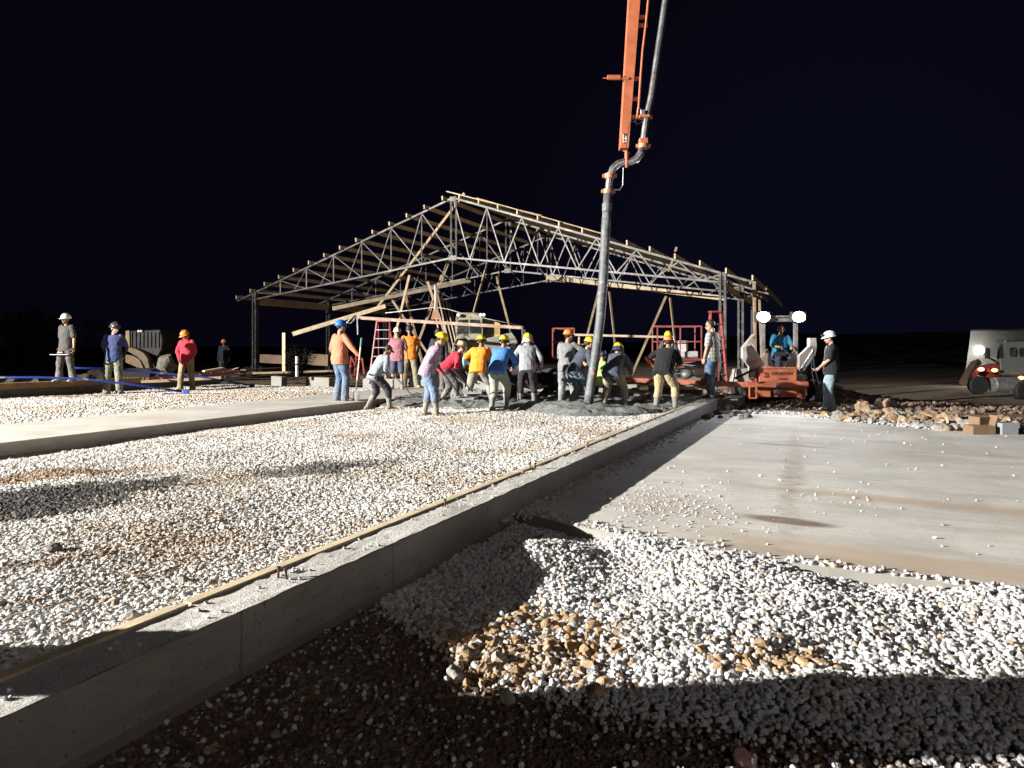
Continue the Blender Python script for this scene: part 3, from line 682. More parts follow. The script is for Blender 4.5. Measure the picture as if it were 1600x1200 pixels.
# leaning bundle of boards in the middle
for i, (x0, x1) in enumerate(((682, 716), (686, 708), (690, 722), (697, 727), (703, 731), (679, 700))):
    o = MB().beam(P(x0, 452+i*6, 24.2+.1*i), P(x1, 598, 23.6-.15*i), .04, .15, up=(0, 1, 0)).build('leaning_board', wood_old if i % 2 else wood('grey_board', (.28, .22, .17)))
    tag(o, ['tallest weathered board in the leaning bundle', 'weathered board leaning second from the left in the bundle', 'middle weathered board in the leaning bundle', 'weathered board second from the right in the leaning bundle', 'rightmost board in the leaning bundle', 'leftmost board in the leaning bundle behind the crew'][i], 'board', 'boards leaning in a bundle under the frame')
# upright pale post and pipe on the left
o = MB().beam(P(443.5, 520, 26.3), P(443.5, 582, 26.3), .11, .05, up=(0, 1, 0)).build('timber_post', wood_new); tag(o, 'single upright pale pine post standing left of the shiny pipe', 'post')
o = empty('steel_standpipe', P(464, 588, 22.6), 0, 'shiny grey standpipe with a dark collar rising in front of a dark bush', 'pipe')
MB().tube([P(464, 588, 22.6), P(464, 557, 22.6)], .052, 16).build('pipe', pm('bright_metal', (.6, .58, .55), .35, .6), o, smooth=False); MB().tube([P(464, 571, 22.6), P(464, 568, 22.6)], .065, 16).build('collar', black, o)
# ================================================================ CONCRETE PUMP BOOM
YB = 14.3
bo = empty('pump_boom', P(990, 0, YB), 0, 'orange concrete pump boom hanging from above with chrome delivery pipe and grey end hose', 'pump boom')
chrome = pm('worn_pipe_metal', (.50, .50, .52), .32, .9, .15, 6, .1, 60, (.25, .22, .2), .4)
hose_m = pm('grey_end_hose', (.10, .105, .115), .6, 0, .35, 10, .5, 70, (.24, .24, .24), .5, 6)
bm_ = MB().prism([P(969, 231, YB), P(982.5, 231, YB), P(1002, -20, YB), P(1062, -900, YB), P(1036, -900, YB), P(984, -20, YB)], (0, .22, 0)); bm_.build('boom_section', orange_paint, bo, bevel=.006)
MB().box(P(976, 216, YB-.006), (.075, .006, .17)).build('sticker', pm('white_sticker', (.7, .7, .68), .5, 0, .1), bo)
lg = MB()
for k, (y_, w_) in enumerate(((209, .045), (214, .03), (219, .05), (223, .045))): lg.box(P(976, y_, YB-.012), (w_, .004, .02))
lg.box(P(975, 216, YB-.011), (.012, .003, .15)); lg.build('sticker_print', black, bo)
MB().box(P(977, 211, YB-.0125), (.03, .004, .03)).build('sticker_emblem', pm('black_print', (.02, .02, .02), .6), bo)
pp = [(1100, -800), (1040, 0), (1018, 150), (1010, 185), (1006, 215), (1004, 228)]
MB().tube([P(x, y, YB) for x, y in pp], .069, 20).build('delivery_pipe', chrome, bo, smooth=True)
MB().tube([P(x, y, YB) for x, y in ((1004, 228), (1001, 240), (994, 249), (985, 253), (975, 253), (966, 256), (958, 263), (953, 275), (951.5, 290), (950.5, 303))], .075, 20).build('swivel_bend', chrome, bo, smooth=True)
cl = MB()
for x, y, dx in ((1005, 228, 0), (952.5, 275, 0), (950.5, 299, 0)):
    cl = MB(); cl.tube([P(x+dx, y-3, YB), P(x+dx-.4, y+4, YB)], .105, 18).box(P(x-9, y, YB), (.05, .08, .06)).box(P(x+9, y, YB), (.05, .08, .06))
    cl.build('clamp', pm('clamp_paint', (.42, .20, .11), .5, .2), bo)
MB().box(P(1005, 221, YB), (.17, .17, .11)).build('clamp_block', orange_paint, bo, bevel=.01)
hp = [(950, 300, 14.3), (946.5, 360, 14.3), (943, 430, 14.32), (938, 500, 14.34), (930, 560, 14.35), (922, 610, 14.35), (917.5, 643, 14.35)]
MB().tube([P(*p) for p in hp], [.085, .094, .096, .095, .094, .094, .094], 20).build('end_hose', hose_m, bo, smooth=True)
MB().tube([P(948.8, 318, 14.3), P(948.3, 330, 14.3)], .1, 18).build('hose_collar', hose_m, bo)
MB().tube([P(x, y, YB-.05) for x, y in ((974, 262), (973, 290), (968, 297), (960, 296), (956, 300))], .012, 6).build('safety_cable', steel_grey, bo)
st = MB()
for y, x0, x1 in ((27, 980, 1011), (40, 998, 1011), (123, 978, 1001), (155, 988, 999), (183, 985, 1019)):
    xc = 994 - (y/231)*18; MB().beam(P(x0, y, YB+.1), P(x1, y, YB+.1), .05, .07).build('pipe_bracket', orange_paint, bo)
st.box(P(1006, 183, YB), (.2, .2, .05)); st.build('pipe_bracket', orange_paint, bo)
MB().tube([P(942, 122, YB), P(949, 122, YB)], .012, 6).tube([P(949, 121, YB), P(969, 121, YB)], .05, 10).tube([P(969, 122, YB), P(982, 123, YB)], .03, 8).build('hydraulic_cylinder', orange_paint, bo)
MB().tube([P(x, y, YB+.03) for x, y in ((1030, -300), (1013, 0), (1009, 40), (1004, 80), (1001, 120), (998, 165), (995, 185))], .022, 8).build('hydraulic_line', orange_paint, bo, smooth=True)
MB().tube([P(x, y, YB-.04) for x, y in ((995, 183), (992, 190), (996, 194), (1003, 191), (1007, 182), (1003, 172), (998, 168))], .009, 6).tube([P(x, y, YB-.04) for x, y in ((998, 186), (984, 192), (980, 215), (978, 240), (979, 262))], .008, 6).build('hose_loop', black, bo, smooth=True)
MB().box(P(979, 246, YB-.02), (.07, .07, .2)).tube([P(974, 235, YB), P(984, 240, YB)], .02, 6).tube([P(979, 236, YB-.04), P(979, 262, YB-.08)], .028, 8).build('swivel_link', orange_paint, bo)
MB().box(P(1004, 176, YB-.06), (.09, .08, .1)).build('valve', steel_grey, bo, bevel=.008)
# ================================================================ ORANGE LASER SCREED ON A SKID STEER
YS = 17.3
sk = empty('screed_machine', P(1218, 632, 18.4), 0, 'compact tracked machine carrying the orange screed box, two bright work lamps on its roof', 'screed machine')
beige = pm('beige_machine_paint', (.40, .37, .34), .5, 0, .2, 5, .15, 60, (.2, .15, .1), .5)
grey_m = pm('grey_machine_paint', (.20, .19, .19), .55, .1, .3, 5, .2, 60, (.26, .2, .15), .6)
o_d = pm('orange_screed_paint', (.42, .125, .065), .6, 0, .2, 3, .1, 60, (.25, .08, .04), .5, 4)
fb2 = plate([(1186, 575), (1245, 575), (1245, 600), (1186, 598)], YS, .5, 'front_box', o_d, sk, .01)
MB().beam(P(1184, 574.6, YS-.01), P(1247, 574.6, YS-.01), .04, .03).build('box_rim', orange_paint, sk)
def text(s, size, loc, m_, parent, name, sx=1.0):
    cu = bpy.data.curves.new(name, 'FONT'); cu.body = s; cu.size = size; cu.extrude = .003; cu.offset = size*.02
    t = bpy.data.objects.new('tmp', cu); C.objects.link(t); dg = bpy.context.evaluated_depsgraph_get(); me = bpy.data.meshes.new_from_object(t.evaluated_get(dg)); bpy.data.objects.remove(t)
    root = parent
    me.transform(Matrix.Translation(Vector(loc)-root.location) @ Matrix.Rotation(math.pi/2, 4, 'X') @ Matrix.Diagonal((sx, 1, 1, 1)))
    return link(name, me, m_, parent)
ink = pm('dark_print', (.10, .03, .02), .7)
text('DRAGON', .115, P(1205.5, 586, YS-.006), ink, sk, 'lettering', 1.02)
text('SCREED', .062, P(1217, 593.5, YS-.006), ink, sk, 'lettering', 1.0)
em = MB(); cc_ = P(1197.5, 586, YS-.006)
for rr, t0, t1 in ((.062, 20, 160), (.062, 200, 340), (.035, -80, 90)):
    em.tube([cc_ + Vector((rr*math.cos(R(t)), 0, rr*math.sin(R(t)))) for t in range(t0, t1+1, 14)], .008, 5)
em.box(cc_ + Vector((-.012, 0, 0)), (.014, .008, .085)); em.build('emblem', ink, sk)
# screed cross beam running far to the left
MB().beam(P(1262, 601, YS-.25), P(1165, 600.5, YS-.25), .13, .14, up=(0, 0, 1)).build('cross_beam', o_d, sk, bevel=.008)
MB().beam(P(1165, 601, YS-.25), P(852, 588.5, YS+.6), .12, .12).build('screed_head', pm('rusty_orange', (.36, .11, .07), .6, 0, .3, 4, .2, 50, (.5, .2, .1), .5), sk, bevel=.006)
plate([(1172, 598), (1262, 598), (1258, 621), (1172, 620)], YS-.12, .3, 'lower_frame', o_d, sk, .01)
for x0 in (1171, 1247):
    m2 = MB()
    for a, b_ in (((x0, 603), (x0+11, 603)), ((x0, 622), (x0+11, 622)), ((x0, 603), (x0, 622)), ((x0+11, 603), (x0+11, 622))): m2.beam(P(*a, YS-.4), P(*b_, YS-.4), .03, .03, up=(0, 1, 0))
    m2.build('foot_frame', orange_paint, sk)
MB().lathe(P(1215, 613, YS-.3), [(.075, -.1), (.075, .02), (.06, .03)], 18, rot=Matrix.Rotation(math.pi/2, 3, 'X')).build('hydraulic_motor', black, sk); MB().ball(P(1215, 602, YS-.33), .05, 2).build('lifting_eye', steel_grey, sk)
MB().tube([P(x, y, YS-.4) for x, y in ((1173, 594), (1170, 592), (1176, 591), (1182, 592), (1181, 595), (1175, 596))], .02, 6).build('hose_loop', red_paint, sk)
# lift arms
plate([(1166, 541), (1176, 539), (1196, 570), (1186, 575), (1180, 598), (1172, 590), (1172, 573), (1160, 560), (1160, 543)], YS+.25, .14, 'lift_arm', beige, sk, .01)
plate([(1160, 543), (1178, 522), (1183, 522), (1175, 541), (1170, 541)], YS+.3, .16, 'lift_arm_head', beige, sk, .01)
plate([(1249, 556), (1266, 540), (1277, 543), (1274, 556), (1255, 583), (1248, 577)], YS+.25, .14, 'lift_arm', grey_m, sk, .01)
plate([(1265, 528), (1276, 528), (1277, 545), (1265, 541)], YS+.3, .16, 'lift_arm_head', beige, sk, .01)
MB().tube([P(1250, 580, YS+.1), P(1272, 546, YS+.1)], .03, 8).build('tilt_cylinder', steel_grey, sk)
hz = MB(); 
for pts in (((1271, 545), (1272, 570), (1279, 598), (1284, 602)), ((1271, 545), (1268, 575), (1272, 600), (1279, 606), (1282, 595)), ((1250, 583), (1258, 590), (1256, 600)), ((1180, 597), (1200, 594), (1222, 590), (1245, 582), (1262, 572), (1271, 560))): hz.tube([P(x, y, YS+.05) for x, y in pts], .012, 6)
hz.build('hydraulic_hoses', black, sk, smooth=True)
# cab
YC = 18.6
cb = MB()
for x in (1192, 1243): cb.beam(P(x, 497, YC), P(x, 580, YC), .09, .09)
for x in (1192, 1243): cb.beam(P(x, 497, YC+1.1), P(x, 600, YC+1.1), .07, .07); cb.beam(P(x, 500, YC), P(x, 500, YC+1.1), .07, .07)
cb.beam(P(1190, 500, YC), P(1245, 500, YC), .09, .09); cb.beam(P(1190, 500, YC+1.1), P(1245, 500, YC+1.1), .09, .09); cb.build('cab_frame', grey_m, sk)
MB().box(P(1217.5, 496, YC+.55), (1.0, 1.25, .05)).build('cab_roof', grey_m, sk, bevel=.01)
plate([(1188, 560), (1200, 545), (1206, 565), (1214, 575), (1225, 575), (1235, 562), (1240, 548), (1249, 560), (1250, 584), (1186, 584)], YC-.55, .1, 'cab_front', grey_m, sk, .01)
MB().box(P(1218, 600, YC+.6), (1.0, 1.3, .55)).build('lower_body', grey_m, sk, bevel=.03)
MB().box(P(1218, 565, YC+.9), (.5, .14, .6)).box(P(1218, 578, YC+.6), (.5, .5, .12)).build('seat', black, sk, bevel=.03)
MB().tube([P(1210, 562, YC+.1), P(1226, 562, YC+.1)], .015, 6).tube([P(1207, 570, YC+.2), P(1208, 555, YC+.15)], .018, 6).tube([P(1231, 570, YC+.2), P(1230, 555, YC+.15)], .018, 6).box(P(1218, 553, YC-.05), (.3, .05, .10)).build('controls', black, sk)
for x in (1167, 1270):
    tr_ = MB(); c0 = P(x, 612, YC+.4); prof = []
    for t in range(0, 360, 18):
        a_ = R(t); prof.append(c0 + Vector((-.14, (.62 if math.cos(a_) > 0 else -.62)+.26*math.cos(a_), .26*math.sin(a_))))
    tr_.prism(prof, (.28, 0, 0)); 
    for k in range(16): tr_.box(c0 + Vector((0, -.75+k*.1, -.27)), (.28, .04, .03)); tr_.box(c0 + Vector((0, -.75+k*.1, .27)), (.28, .04, .03))
    for k in range(5): tr_.box(c0 + Vector((0, -.885, -.2+.1*k)), (.28, .03, .04))
    tr_.build('track', black, sk)
plate([(1152, 577), (1172, 575), (1180, 598), (1146, 600)], YC+.2, .5, 'side_tank', beige, sk, .02)
MB().tube([P(1150, 591, YS), P(1176, 578, YS)], .03, 6).build('chain', black, sk)
# the two lit work lamps
lamp_em = emis('lamp_glow', (.93, .95, 1.0), 60)
for x in (1193, 1248.5):
    lp = empty('work_lamp', P(x, 495, YC-.15)-sk.location); lp.parent = sk
    c0 = P(x, 495, YC-.15)
    MB().box(c0 + Vector((0, .06, 0)), (.42, .12, .36)).build('housing', black, lp, bevel=.03)
    MB().lathe(c0 + Vector((0, .0, 0)), [(.05, .045), (.12, .04), (.165, .0), (.15, -.01)], 24, rot=Matrix.Rotation(math.pi/2, 3, 'X') ).build('lens', lamp_em, lp, smooth=True)
    lp.scale = (1.0, 1, .8)
    l = spot('lamp_beam', (0, -.12, 0), (random.uniform(-.5, .5), -10, -1.2), 420, 150, .9, .10, (.86, .9, 1.0), lp)
# right-hand ladder, left ladder
def stepladder(base, h, w, sp, rz, label, mat_=None, rungs=6):
    r_ = empty('stepladder', base, rz, label, 'ladder'); m_ = mat_ or red_paint
    Rz = Matrix.Rotation(rz, 3, 'Z'); q = lambda x, y, z: Vector(base) + Rz @ Vector((x, y, z))
    for s_ in (-1, 1):
        MB().beam(q(s_*w/2, -sp/2, 0), q(s_*w*.32, 0, h), .035, .08).build('front_rail', m_, r_)
        MB().beam(q(s_*w*.47, sp/2, 0), q(s_*w*.30, .06, h-.05), .03, .05).build('rear_rail', m_, r_)
    for k in range(1, rungs+1):
        t = k/(rungs+1); MB().beam(q(-w/2*(1-.36*t), -sp/2*(1-t), h*t), q(w/2*(1-.36*t), -sp/2*(1-t), h*t), .08, .025).build('rung', steel_grey, r_)
    MB().box(q(0, .03, h), (w*.7, .22, .04), Rz).build('top_cap', m_, r_)
    return r_
stepladder(P(1118, 604, 18.8) , 1.98, .42, .55, .12, 'tall red stepladder standing right behind the man in the plaid shirt', rungs=5)
stepladder(P(599, 598, 22.5), 1.95, .62, 1.0, -.1, 'red stepladder under the frame behind the white helmeted man', rungs=6)
# scissor lifts
def scissor_lift(base, label, w=1.3, d=.8, zp=.75, rail=1.05, open_=False):
    r_ = empty('scissor_lift', base, 0, label, 'scissor lift'); q = lambda x, y, z: Vector(base) + Vector((x, y, z))
    MB().box(q(0, 0, .28), (w, d, .3)).build('chassis', grey_m, r_, bevel=.02)
    for sx in (-1, 1):
        for sy in (-1, 1): MB().lathe(q(sx*w*.38, sy*d*.46, .16), [(.16, -.05), (.16, .05)], 16, rot=Matrix.Rotation(math.pi/2, 3, 'X')).build('wheel', black, r_)
    nlev = 3; hh = (zp-.43)/nlev
    for sy in (-.3, .3):
        sc_ = MB()
        for k in range(nlev):
            sc_.beam(q(-w*.4, sy, .43+k*hh), q(w*.4, sy, .43+(k+1)*hh), .03, .06); sc_.beam(q(w*.4, sy, .43+k*hh), q(-w*.4, sy, .43+(k+1)*hh), .03, .06)
        sc_.build('scissor_arms', grey_m, r_)
    MB().box(q(0, 0, zp+.04), (w, d, .08)).build('platform', red_paint, r_)
    g_ = MB(); z0 = zp+.08
    for x, y in ((-.5, -.5), (.5, -.5), (.5, .5), (-.5, .5), (.02, -.5)): g_.beam(q(x*w, y*d, z0), q(x*w, y*d, z0+rail), .035, .035)
    for z in (z0+rail, z0+rail*.52):
        for (x0, y0), (x1, y1) in (((-.5, -.5), (.5, -.5)), ((.5, -.5), (.5, .5)), ((.5, .5), (-.5, .5)), ((-.5, .5), (-.5, -.5))): g_.beam(q(x0*w, y0*d, z), q(x1*w, y1*d, z), .035, .035)
    g_.build('guard_rail', pm('pinkish_red_paint', (.33, .085, .08), .55, 0, .25), r_)
    MB().box(q(.12*w, -.2*d, z0+rail*.38), (.3, .15, .35)).build('control_box', pm('white_box', (.6, .58, .56), .5), r_, bevel=.01)
    MB().box(q(.2*w, -.15*d, z0+.12), (.75*w*.7, .3, .2)).build('tool_bag', pm('grey_bag', (.45, .45, .45), .8), r_, bevel=.03)
    return r_
p_ = P(1057, 600, 23.0); scissor_lift(Vector((p_.x, p_.y, -.2)), 'red railed scissor lift behind the man in the black vest, with a white control box', w=1.4, zp=.98, rail=1.02)
p_ = P(880, 600, 25.5); scissor_lift(Vector((p_.x, p_.y, -.2)), 'scissor lift with red rails half hidden behind the man raising a hand', w=.72, zp=1.0, rail=1.0)
# plank on trestles
pk = empty('trestle_plank', P(975, 598, 23.5), 0, 'long pale plank laid level on low trestles in front of the red scissor lift', 'plank')
MB().beam(P(893, 523, 23.5), P(1052, 527, 23.5), .25, .07).build('plank', wood_new, pk)
for x in (905, 1046):
    MB().beam(P(x, 526, 23.5), P(x-4, 600, 23.2), .06, .06).beam(P(x, 526, 23.5), P(x+5, 600, 23.9), .06, .06).beam(P(x-1, 560, 23.4), P(x+2, 560, 23.7), .05, .05).build('trestle', wood_old, pk)
# ================================================================ LOADER in the middle
YL = 22.0
ld = empty('tractor_loader', P(755, 600, YL+.8), 0, 'dusty grey green loader with closed cab and roof lamps parked behind the crew', 'loader')
ldm = pm('dusty_machine', (.085, .09, .075), .75, 0, .45, 4, .3, 40, (.27, .25, .18), .9, 4)
ylw = pm('yellow_machine', (.52, .33, .07), .55, 0, .25, 5, .2, 50, (.22, .17, .1), .6)
glass = pm('dusty_glass', (.02, .025, .024), .15, 0, .4, 3, .0, 50, (.06, .06, .05), .6, 3)
plate([(712, 494), (724, 488), (748, 489), (755, 497), (757, 560), (712, 562)], YL, 1.3, 'cab', ldm, ld, .03)
plate([(716, 500), (731, 499), (731, 521), (714, 522)], YL-.015, .02, 'windscreen', glass, ld); plate([(734, 499), (749, 500), (752, 521), (734, 521)], YL-.015, .02, 'windscreen', glass, ld)
plate([(755, 497), (775, 503), (782, 505), (782, 530), (757, 534)], YL+.25, 1.0, 'engine_hood', ldm, ld, .02)
hl = MB()
for x in range(758, 780, 3): hl.box(P(x, 514, YL+.24), (.02, .02, .32))
hl.build('hood_grille', black, ld)
plate([(773, 503), (781, 505), (781, 524), (773, 526)], YL+.2, .1, 'side_panel', ylw, ld)
plate([(755, 530), (800, 519), (808, 530), (812, 556), (790, 545), (760, 558)], YL-.3, .3, 'loader_arm', pm('arm_grey', (.2, .19, .17), .7, 0, .3, 5, .3), ld, .02)
MB().lathe(P(802, 540, YL-.32), [(.09, 0), (.09, .04)], 14, rot=Matrix.Rotation(math.pi/2, 3, 'X')).build('arm_pin', steel_grey, ld)
MB().ball(P(722, 552, YL-.25), (.32, .3, .5), 3).build('fender', pm('fender_grey', (.25, .25, .2), .8, 0, .4, 4, .5), ld, smooth=True)
for x in (716, 751, 756): MB().lathe(P(x, 492, YL-.08), [(.055, 0), (.05, .06)], 12, rot=Matrix.Rotation(math.pi/2, 3, 'X')).build('roof_lamp', pm('lamp_glass', (.85, .85, .8), .2), ld)
for dx, dy in ((-.6, -.3), (.6, -.3), (-.6, 1.2), (.6, 1.2)):
    MB().lathe(P(755, 585, YL+.5)+Vector((dx, dy, 0)), [(.2, -.17), (.42, -.15), (.45, 0), (.42, .15), (.2, .17)], 20, rot=Matrix.Rotation(math.pi/2, 3, 'Y')).build('wheel', black, ld)
# rusty beam hung level in front of it
hb = empty('hanging_beam', P(680, 503, 19.5), 0, 'long rusty beam hung level across the middle, with an upright end piece on its right', 'beam')
MB().beam(P(551, 496, 19.9), P(816, 512, 19.2), .05, .085).build('beam', pm('rust_brown', (.30, .20, .15), .75, .1, .25, 6, .3, 60, (.4, .34, .28), .4), hb)
MB().beam(P(816, 510, 19.2), P(817.5, 545, 19.2), .05, .05).beam(P(820, 515, 19.2), P(821, 545, 19.2), .03, .03).build('end_post', steel_grey, hb)
MB().tube([P(x, y, 19.85) for x, y in ((556, 492), (549, 497), (544, 502), (541, 504), (548, 505), (553, 500), (556, 494))], .018, 6).build('hook', steel_grey, hb, smooth=True)
MB().beam(P(558, 496, 19.8), P(559, 523, 19.8), .03, .03).build('strap', pm('grey_strap', (.3, .3, .3), .9), hb)
MB().tube([P(x, y, 19.5) for x, y in ((602, 489), (640, 485), (680, 480), (700, 483), (720, 489), (770, 500), (816, 509))], .012, 5).build('rope', pm('pale_rope', (.4, .38, .34), .9), hb, smooth=True)
plate([(677, 484), (684, 484), (686, 499), (673, 499)], 19.4, .06, 'plumb_block', pm('terracotta_block', (.30, .15, .09), .8), hb)
MB().tube([P(680, 446, 19.5), P(681, 465, 19.5), P(680, 484, 19.5)], .035, 8).tube([P(683, 450, 19.5), P(683, 480, 19.5)], .02, 6).build('hoist_chain', pm('old_rope', (.36, .3, .24), .9), hb)
# red jack stand near the left ladder
js = empty('jack_stand', P(555, 596, 20.5), 0, 'small red folding hand cart between the blue helmeted man and his shovel', 'hand cart')
j_ = MB()
for a, b_ in (((549, 557), (546, 588)), ((549, 557), (563, 588)), ((557, 553), (554, 590)), ((548, 572), (562, 572)), ((550, 562), (566, 560)), ((566, 560), (569, 584)), ((547, 586), (569, 588))): j_.beam(P(*a, 20.4), P(*b_, 20.6), .04, .04)
j_.build('frame', red_paint, js)
for x in (548, 566): MB().lathe(P(x, 590, 20.5), [(.06, -.03), (.06, .03)], 14, rot=Matrix.Rotation(math.pi/2, 3, 'X')).build('wheel', black, js)
# ================================================================ LEFT: old wheel loader, ladder, planks, bull floats
YW = 27.0
wl = empty('wheel_loader', P(225, 598, YW), 0, 'dim yellow loader with curved boom parked behind the navy and red shirted men', 'loader')
ylw2 = pm('dim_yellow', (.22, .15, .05), .6, 0, .3)
dk = pm('soot_plate', (.016, .016, .015), .7, .1, .4, 5, .3, 40, (.03, .028, .024), .7)
plate([(196, 517), (202, 516), (203, 545), (195, 540)], YW, .8, 'side_panel', ylw2, wl, .01)
plate([(202, 517), (250, 515), (254, 530), (253, 545), (247, 557), (202, 546)], YW+.05, 1.2, 'engine_cover', dk, wl, .03)
rb = MB()
for x in range(206, 250, 6): rb.box(P(x, 531, YW+.03), (.03, .05, .6))
rb.build('ribs', dk, wl)
arc_o = [(198, 541), (212, 545), (224, 551), (231, 560), (234, 576)]; arc_i = [(227, 576), (222, 563), (214, 556), (204, 551), (197, 548)]
plate(arc_o + arc_i, YW-.35, .35, 'curved_boom', pm('dull_yellow', (.12, .095, .05), .7, 0, .35, 5, .3), wl, .02)
plate([(196, 554), (208, 556), (218, 562), (224, 576), (210, 572), (196, 566)], YW-.2, .1, 'fender', pm('tan_panel', (.17, .105, .055), .7, 0, .25), wl)
MB().prism([P(190, 578, YW-1.2), P(236, 578, YW-1.2), P(232, 592, YW-1.5), P(192, 593, YW-1.5)], (0, .5, .05)).build('bucket', dk, wl)
tt = MB()
for x in range(193, 232, 6): tt.beam(P(x, 590, YW-1.5), P(x, 596, YW-1.7), .07, .04)
tt.build('bucket_teeth', ylw2, wl)
MB().lathe(P(240, 580, YW+.4), [(.2, -.2), (.6, -.18), (.62, 0), (.6, .18), (.2, .2)], 22, rot=Matrix.Rotation(math.pi/2, 3, 'X')).build('wheel', black, wl)
for x in (217, 221): MB().ball(P(x, 517.5, YW), .05, 2).build('lamp', pm('lamp_glass', (.85, .85, .8), .2), wl)
rr_ = random.Random(5)
def rock(name, c_, s_, m_, label=None, group=None, cat='rock', seed=0, flat=.75, cuts=3):
    r2 = random.Random(seed); b_ = bmesh.new(); bmesh.ops.create_icosphere(b_, subdivisions=cuts, radius=1)
    pl = [(Vector((r2.gauss(0, 1), r2.gauss(0, 1), r2.gauss(0, .8))).normalized(), r2.uniform(.55, .85)) for _ in range(12)]
    for v_ in b_.verts:
        for nrm, d_ in pl:
            e_ = v_.co.dot(nrm) - d_
            if e_ > 0: v_.co -= nrm*e_*.92
        v_.co *= 1 + .22*noise.noise(v_.co*2.5 + Vector((seed, 0, 0)))
        v_.co.z = v_.co.z*flat
    me = bpy.data.meshes.new(name); b_.transform(Matrix.Rotation(r2.uniform(0, 6.28), 4, 'Z') @ Matrix.Diagonal((s_, s_*r2.uniform(.65, .95), s_, 1))); b_.to_mesh(me); b_.free()
    o_ = link(name, me, m_); o_.location = c_; return tag(o_, label, cat, group)
rock_tan = pm('tan_rock', (.29, .19, .11), .9, 0, .3, 4, .8, 22, (.5, .42, .33), .6); rock_grey = pm('grey_rock', (.23, .225, .21), .9, 0, .3, 4, .8, 22, (.42, .32, .2), .5)
rock_dark2 = pm('dim_boulder', (.16, .15, .12), .9, 0, .35, 4, .8, 22)
rock_dark = pm('dark_rubble', (.10, .085, .07), .95, 0, .4, 4, .8, 22)
rock('boulder', P(261, 568, 26.5), .42, rock_dark2, 'grey angular boulder leaning by the elbow of the red hooded man', cat='boulder', seed=5, flat=1.1)
for i, (x, y, Y, s_) in enumerate(((130, 575, 27, .5), (150, 570, 29, .6), (60, 592, 24, .35), (20, 592, 24, .4), (385, 572, 36, .5), (400, 568, 38, .6), (372, 577, 33, .4))):
    rock('rubble_lump', Vector(((x-800)/F*Y, Y, float(height(np.array((x-800)/F*Y), np.array(Y)))+.05)), s_, rock_dark, ['rubble lump between the two left onlookers', 'rubble lump behind and right of the dark clothed onlooker', 'small rubble lump left of the onlooker in the white helmet', 'rubble lump at the very left edge of the photo', 'rubble lump left of the frame column', 'large far rubble lump beside the left frame column', 'rubble lump just right of the far navy figure'][i], 'dark rubble lumps on the left', 'rubble', seed=i+40, flat=.6)
rl = empty('fallen_ladder', P(320, 586, 24), 0, 'red ladder lying flat across the planks beside the red hooded man', 'ladder')
MB().beam(P(232, 592, 22.6), P(371, 577, 25.5), .03, .10).build('rail', red_paint, rl); MB().beam(P(300, 590, 22.4), P(371, 581, 24.8), .03, .09).build('rail', red_paint, rl)
for k in range(7):
    a = P(250, 590, 22.9).lerp(P(365, 578, 25.4), k/6); b_ = P(262, 596, 22.2).lerp(P(368, 582, 24.7), k/6); MB().beam(a, b_, .03, .03).build('rung', steel_grey, rl)
for i, (a, b_, Ya, Yb_, w, h, m_, lab) in enumerate((
    ((318, 580), (348, 575), 24, 24.5, .2, .05, wood_new, 'short pale plank end beside the raised red ladder rail'),
    ((215, 597), (345, 590), 21.6, 22.6, .25, .08, wood_old, 'brown plank lying in front of the fallen red ladder'),
    ((300, 588), (405, 583), 24, 26, .3, .06, wood_old, 'plank resting on the footing left of the left frame column'),
    ((395, 583), (520, 579.5), 25, 26, .35, .06, wood_old, 'long plank bridging the footing blocks at the foot of the left column'),
    ((345, 584), (372, 575), 24.5, 25, .1, .03, wood_new, 'thin offcut sticking up at a slant right of the fallen ladder'),
    ((380, 578), (440, 575), 28, 30, .3, .05, wood_dark, 'dark board on the rubble behind the left column'),
    ((478, 561), (516, 563), 29, 28.5, .3, .45, wood_dark, 'dim stack of boards right of the dark bush'),
    ((410, 560), (446, 562), 30, 29.5, .3, .35, wood_dark, 'dim low timber stack behind the upright pine post'))):
    tag(MB().beam(P(*a, Ya), P(*b_, Yb_), w, h).build('plank', m_), lab, 'plank')
pm('dry_leaf', (.008, .0075, .006), .95, 0, .5).node_tree.nodes['Principled BSDF'].inputs['Specular IOR Level'].default_value = 0
# dark bush
def leafball(name, c_, r_, nleaf, m_, seed, parent=None, size=.05):
    q_ = np.random.default_rng(seed); mb = MB()
    cl_ = [Vector(q_.normal(0, .45, 3)) for _ in range(9)]
    for i in range(nleaf):
        ce = cl_[int(q_.integers(9))]; d_ = Vector(q_.normal(0, .28, 3)); p0 = Vector(c_) + Vector(((ce.x+d_.x)*r_[0], (ce.y+d_.y)*r_[1], (ce.z+d_.z)*r_[2]))
        a = Vector(q_.normal(0, 1, 3)).normalized()*size; b2 = a.cross(Vector(q_.normal(0, 1, 3))).normalized()*size*.5
        mb.bm.faces.new([mb.bm.verts.new(p) for p in (p0-a, p0+b2, p0+a, p0-b2)])
    return mb.build(name, m_, parent)
leafm = pm('dark_leaf', (.010, .012, .008), .7, 0, .5, 9)
bs = empty('bush', P(465, 580, 24.5), 0, 'dark leafless looking bush clump behind the shiny standpipe', 'bush'); leafball('foliage', P(465, 565, 24.5), (.42, .35, .40), 2200, pm('dry_leaf', (.008, .0075, .006), .95, 0, .5), 4, bs, .045)
MB().tube([P(465, 585, 24.5), P(464, 570, 24.5)], [.05, .03], 6).build('stem', wood_dark, bs)
